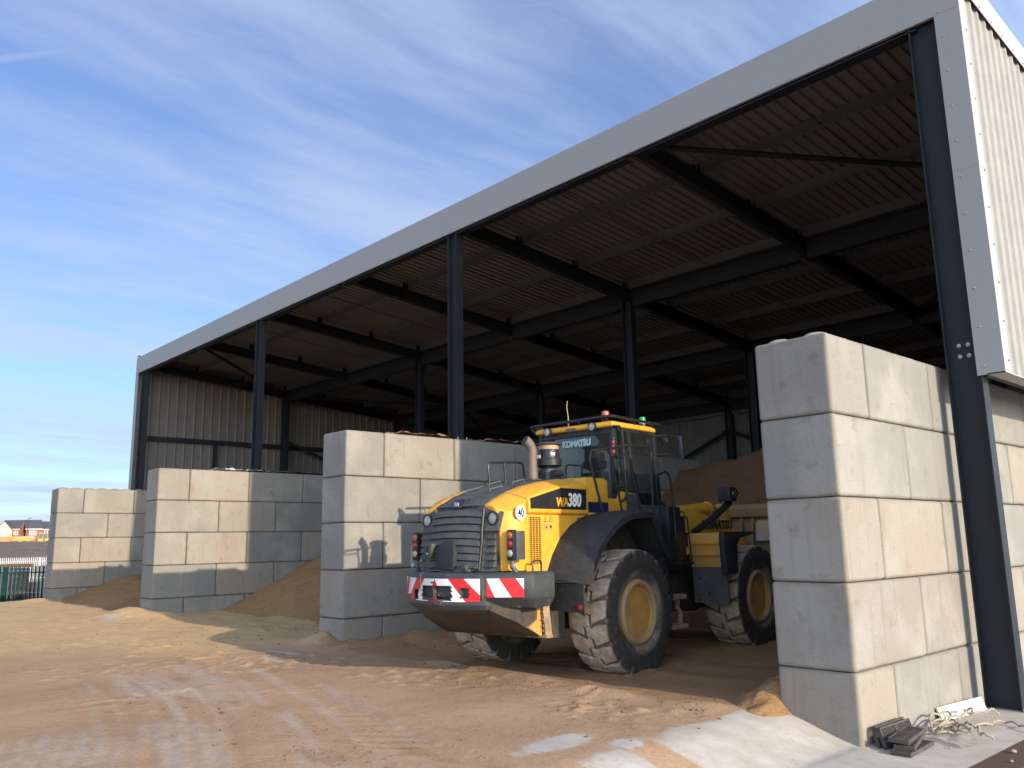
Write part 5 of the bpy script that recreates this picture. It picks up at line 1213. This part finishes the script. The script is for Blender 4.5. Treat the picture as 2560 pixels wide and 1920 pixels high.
# dark earth mound
m2, t, p = new_mat('dark_earth'); oc = t.node('ShaderNodeNewGeometry').outputs['Position']
n1 = t.noise(oc, .35, 6, .65); n2 = t.noise(oc, 1.6, 5, .7)
c = t.mix(t.ramp(n1, .35, .65), (.105,.078,.058), (.15,.115,.088)); c = t.mix(t.ramp(n2, .60, .68, 0, .9), c, (.30,.26,.21)); c = t.mix(t.ramp(t.noise(oc, .9, 4, .6), .64, .72, 0, .6), c, (.07,.08,.03))
setp(t, p, Base_Color=c, Roughness=.95, Normal=t.bump(n2, .8, .3)); EARTH = m2
xs_ = np.concatenate([np.arange(-330,-150,8.0), np.arange(-150,-68,1.5)]); ys_ = np.arange(-60,130,1.5); X_, Y_ = np.meshgrid(xs_, ys_)
prof = np.interp(-X_, [68,74,84,110,143,150,180,200,216,330], [-.8,-.42,1.2,2.3,3.15,3.2,2.3,2.3,3.45,3.6])
Z_ = prof + (fbm(X_*.08, Y_*.08, 301, 3)-.5)*.5 + (fbm(X_*.5, Y_*.5, 303, 3)-.5)*.35
structure(grid_mesh('earth_mound', xs_, ys_, Z_, EARTH))
# houses
BR_R = brick_mat('red_house_brick', (0.30,0.115,0.075), (0.25,0.09,0.06), (0.24,0.14,0.10), 1.0)
CREAM = plain('cream_render', (0.70,0.62,0.36), .8, var=.06); SLATE = plain('dark_roof_tile', (0.060,0.058,0.065), .7); UPVC = plain('white_window_frame', (.72,.72,.70), .4, var=.05)
PANE = plain('dark_window_pane', (.05,.06,.07), .1); 
def window(parent, face, u, z, w_, h_, n=2):
    """face: function (u, z, out) -> point"""
    m = MB()
    def rect(u0,u1,z0,z1,o0,o1): 
        vs = [face(a, b, c) for c in (o0, o1) for a, b in ((u0,z0),(u1,z0),(u1,z1),(u0,z1))]
        m.add(vs, [(0,1,2,3),(4,5,6,7),(0,1,5,4),(1,2,6,5),(2,3,7,6),(3,0,4,7)])
    for k in range(n+1): rect(u-w_/2+w_*k/n-.06, u-w_/2+w_*k/n+.06, z, z+h_, .01, .08)
    for q in (0, .45, 1): rect(u-w_/2, u+w_/2, z+h_*q-.05, z+h_*q+.05, .012, .085)
    wf = m.build('window', UPVC, parent, smooth=0)
    MB().add([face(u-w_/2,z,.02),face(u+w_/2,z,.02),face(u+w_/2,z+h_,.02),face(u-w_/2,z+h_,.02)], [(0,1,2,3)]).build('pane', PANE, wf, smooth=0)
def house(label, loc, rz, L, D, he, hr, wallmat, wins, cross=None):
    h = thing('house', label, 'house', loc, rz, 'houses beyond the mound')   # front faces +x, length along y
    m = MB(); m.bb(-D,0,-L/2,L/2,0,he); m.prism([(-D,he),(0,he),(-D/2,hr)], 'y', -L/2, L/2)
    m.build('wall', wallmat, h, smooth=0)
    m = MB(); o = .35; sl = (hr-he)/(D/2)
    for s in (0, 1):
        xe = (o if s == 0 else -D-o); ze = he - o*sl
        m.prism([(xe,ze),(-D/2,hr+.02),(-D/2,hr+.20),(xe,ze+.16)], 'y', -L/2-.25, L/2+.25)
    m.build('roof', SLATE, h, smooth=0)
    m = MB().bb(.30,.42,-L/2-.25,L/2+.25,he-.36,he-.20); m.build('gutter', UPVC, h, smooth=0)
    for u, z, w_, h_, n in wins: window(h, lambda a, b, c: (c, a, b), u, z, w_, h_, n)
    if cross:
        y0, w_, out, mat_, cw_ = cross
        cr = MB().bb(-2,out,y0-w_/2,y0+w_/2,0,he); cr.prism([(y0-w_/2-0,he),(y0+w_/2,he),(y0,hr-.25)], 'x', -D/2, out); cr = cr.build('front_gable', mat_, h, smooth=0)
        sl2 = (hr-.25-he)/(w_/2)
        for s in (-1, 1): MB().prism([(y0+s*(w_/2+.3),he-.3*sl2),(y0,hr-.23),(y0,hr-.05),(y0+s*(w_/2+.3),he-.3*sl2+.18)], 'x', -D/2, out+.25).build('gable_roof', SLATE, cr, smooth=0)
        for u, z, a, b, n in cw_: window(cr, lambda q, zz, c: (out+c, q, zz), u, z, a, b, n)
    return h
house('cream fronted house with a brick side wall, left of the lamp post', (-281.0,52.0,3.3), R(-36), 5.2, 5.0, 5.1, 7.35, BR_R, [(1.7,3.2,1.0,1.1,2),(1.7,.6,1.2,1.2,2)], (-1.3,3.8,.8,CREAM,[(-2.3,3.1,.9,1.15,2),(-.3,3.2,.7,.95,2)]))
house('red brick house behind the yellow dump truck', (-279.5,57.9,3.3), R(-8), 4.0, 6.0, 5.1, 7.45, BR_R, [(-.2,3.1,1.7,1.15,3)])
house('lower red brick house tucked behind the farthest wall', (-280.2,62.8,3.3), R(-8), 5.6, 5.6, 5.0, 7.0, BR_R, [(-1.4,3.2,.7,1.1,1),(1.2,3.2,1.3,1.1,2)])
house('white house half hidden in the gap between two brick houses', (-312,60.9,3.3), R(20), 3.0, 5.0, 5.2, 8.0, CREAM, [(0,3.4,.9,1.0,2)])
lp = thing('lamp_post', 'thin dark lamp post standing between the two houses', 'lamp post', (-230.3,45.15,3.3))
MB().tube([(0,0,0),(0,0,5.6),(0,.0,6.4)], [.10,.07,.06], 8).build('pole', BLK, lp); MB().bb(-.1,.1,-.05,.7,6.35,6.5).build('lamp_head', BLK, lp)
TIMB = painted('new_timber_fence', (0.42,0.20,0.085), .8, dust=(.3,.15,.07), dustamt=.4, scale=1)
tf = thing('timber_fence', 'orange timber fence in front of the cream house', 'fence', (-216.3,30.0,3.25), R(80))
for k in range(6):
    m = MB()
    for q in range(12): m.bb(k*1.9+q*.155, k*1.9+q*.155+.15, -.02+.01*(q%2), .0+.01*(q%2), 0, 1.9)
    m.build('fence_panel', TIMB, tf, smooth=0); MB().bb(k*1.9-.06,k*1.9-.005,-.05,.05,0,1.98).build('fence_post', TIMB, tf, smooth=0)
# articulated dump truck on the mound
TRY = plain('yellow_truck_paint', (0.36,0.20,0.035), .5);  # the truck's own yellow paint
dt = thing('dump_truck', 'yellow articulated dump truck parked behind the earth mound', 'dump truck', (-190.8,37.6,2.35), R(82))
MB().prism([(-4.4,1.6),(-3.6,2.3),(-.2,2.5),(.1,2.1),(-.4,1.5),(-2.6,1.2)], 'y', -1.1, 1.1).build('dump_body', TRY, dt, bevel=.05)
MB().bb(-3.6,.6,-.45,.45,.75,1.2).build('frame', BLK, dt)
m = MB().bb(.5,1.6,-1.0,.95,1.2,1.9); m.build('deck', TRY, dt, bevel=.04)
MB().prism([(1.75,1.2),(3.2,1.2),(3.15,1.75),(2.55,1.9),(2.5,1.95),(1.75,1.95)], 'y', -1.0, 1.0).build('hood', TRY, dt, bevel=.06)
MB().prism([(.7,1.85),(2.35,1.85),(2.2,2.95),(.75,2.95)], 'y', -.8, .6).build('cab', PANE, dt)
m = MB().prism([(.62,2.9),(2.3,2.9),(2.25,3.08),(.66,3.08)], 'y', -.86, .66); 
for q in (.7,1.45,2.28):
    for y_ in (-.82,.58): m.bb(q-.05,q+.05,y_,y_+.05,1.85,2.95)
m.build('cab_frame', TRY, dt)
for x_ in (-3.2,-1.8,2.35):
    for s in (-1, 1):
        wl = MB().lathe([(.35,-.22),(.66,-.24),(.75,-.15),(.75,.15),(.66,.24),(.35,.22)], (x_,s*.95,.72), 'y', 20).build('wheel', BLK, dt)
for o in bpy.data.objects:
    if o.parent is None and 'category' in o and 'kind' not in o: o['kind'] = 'thing'
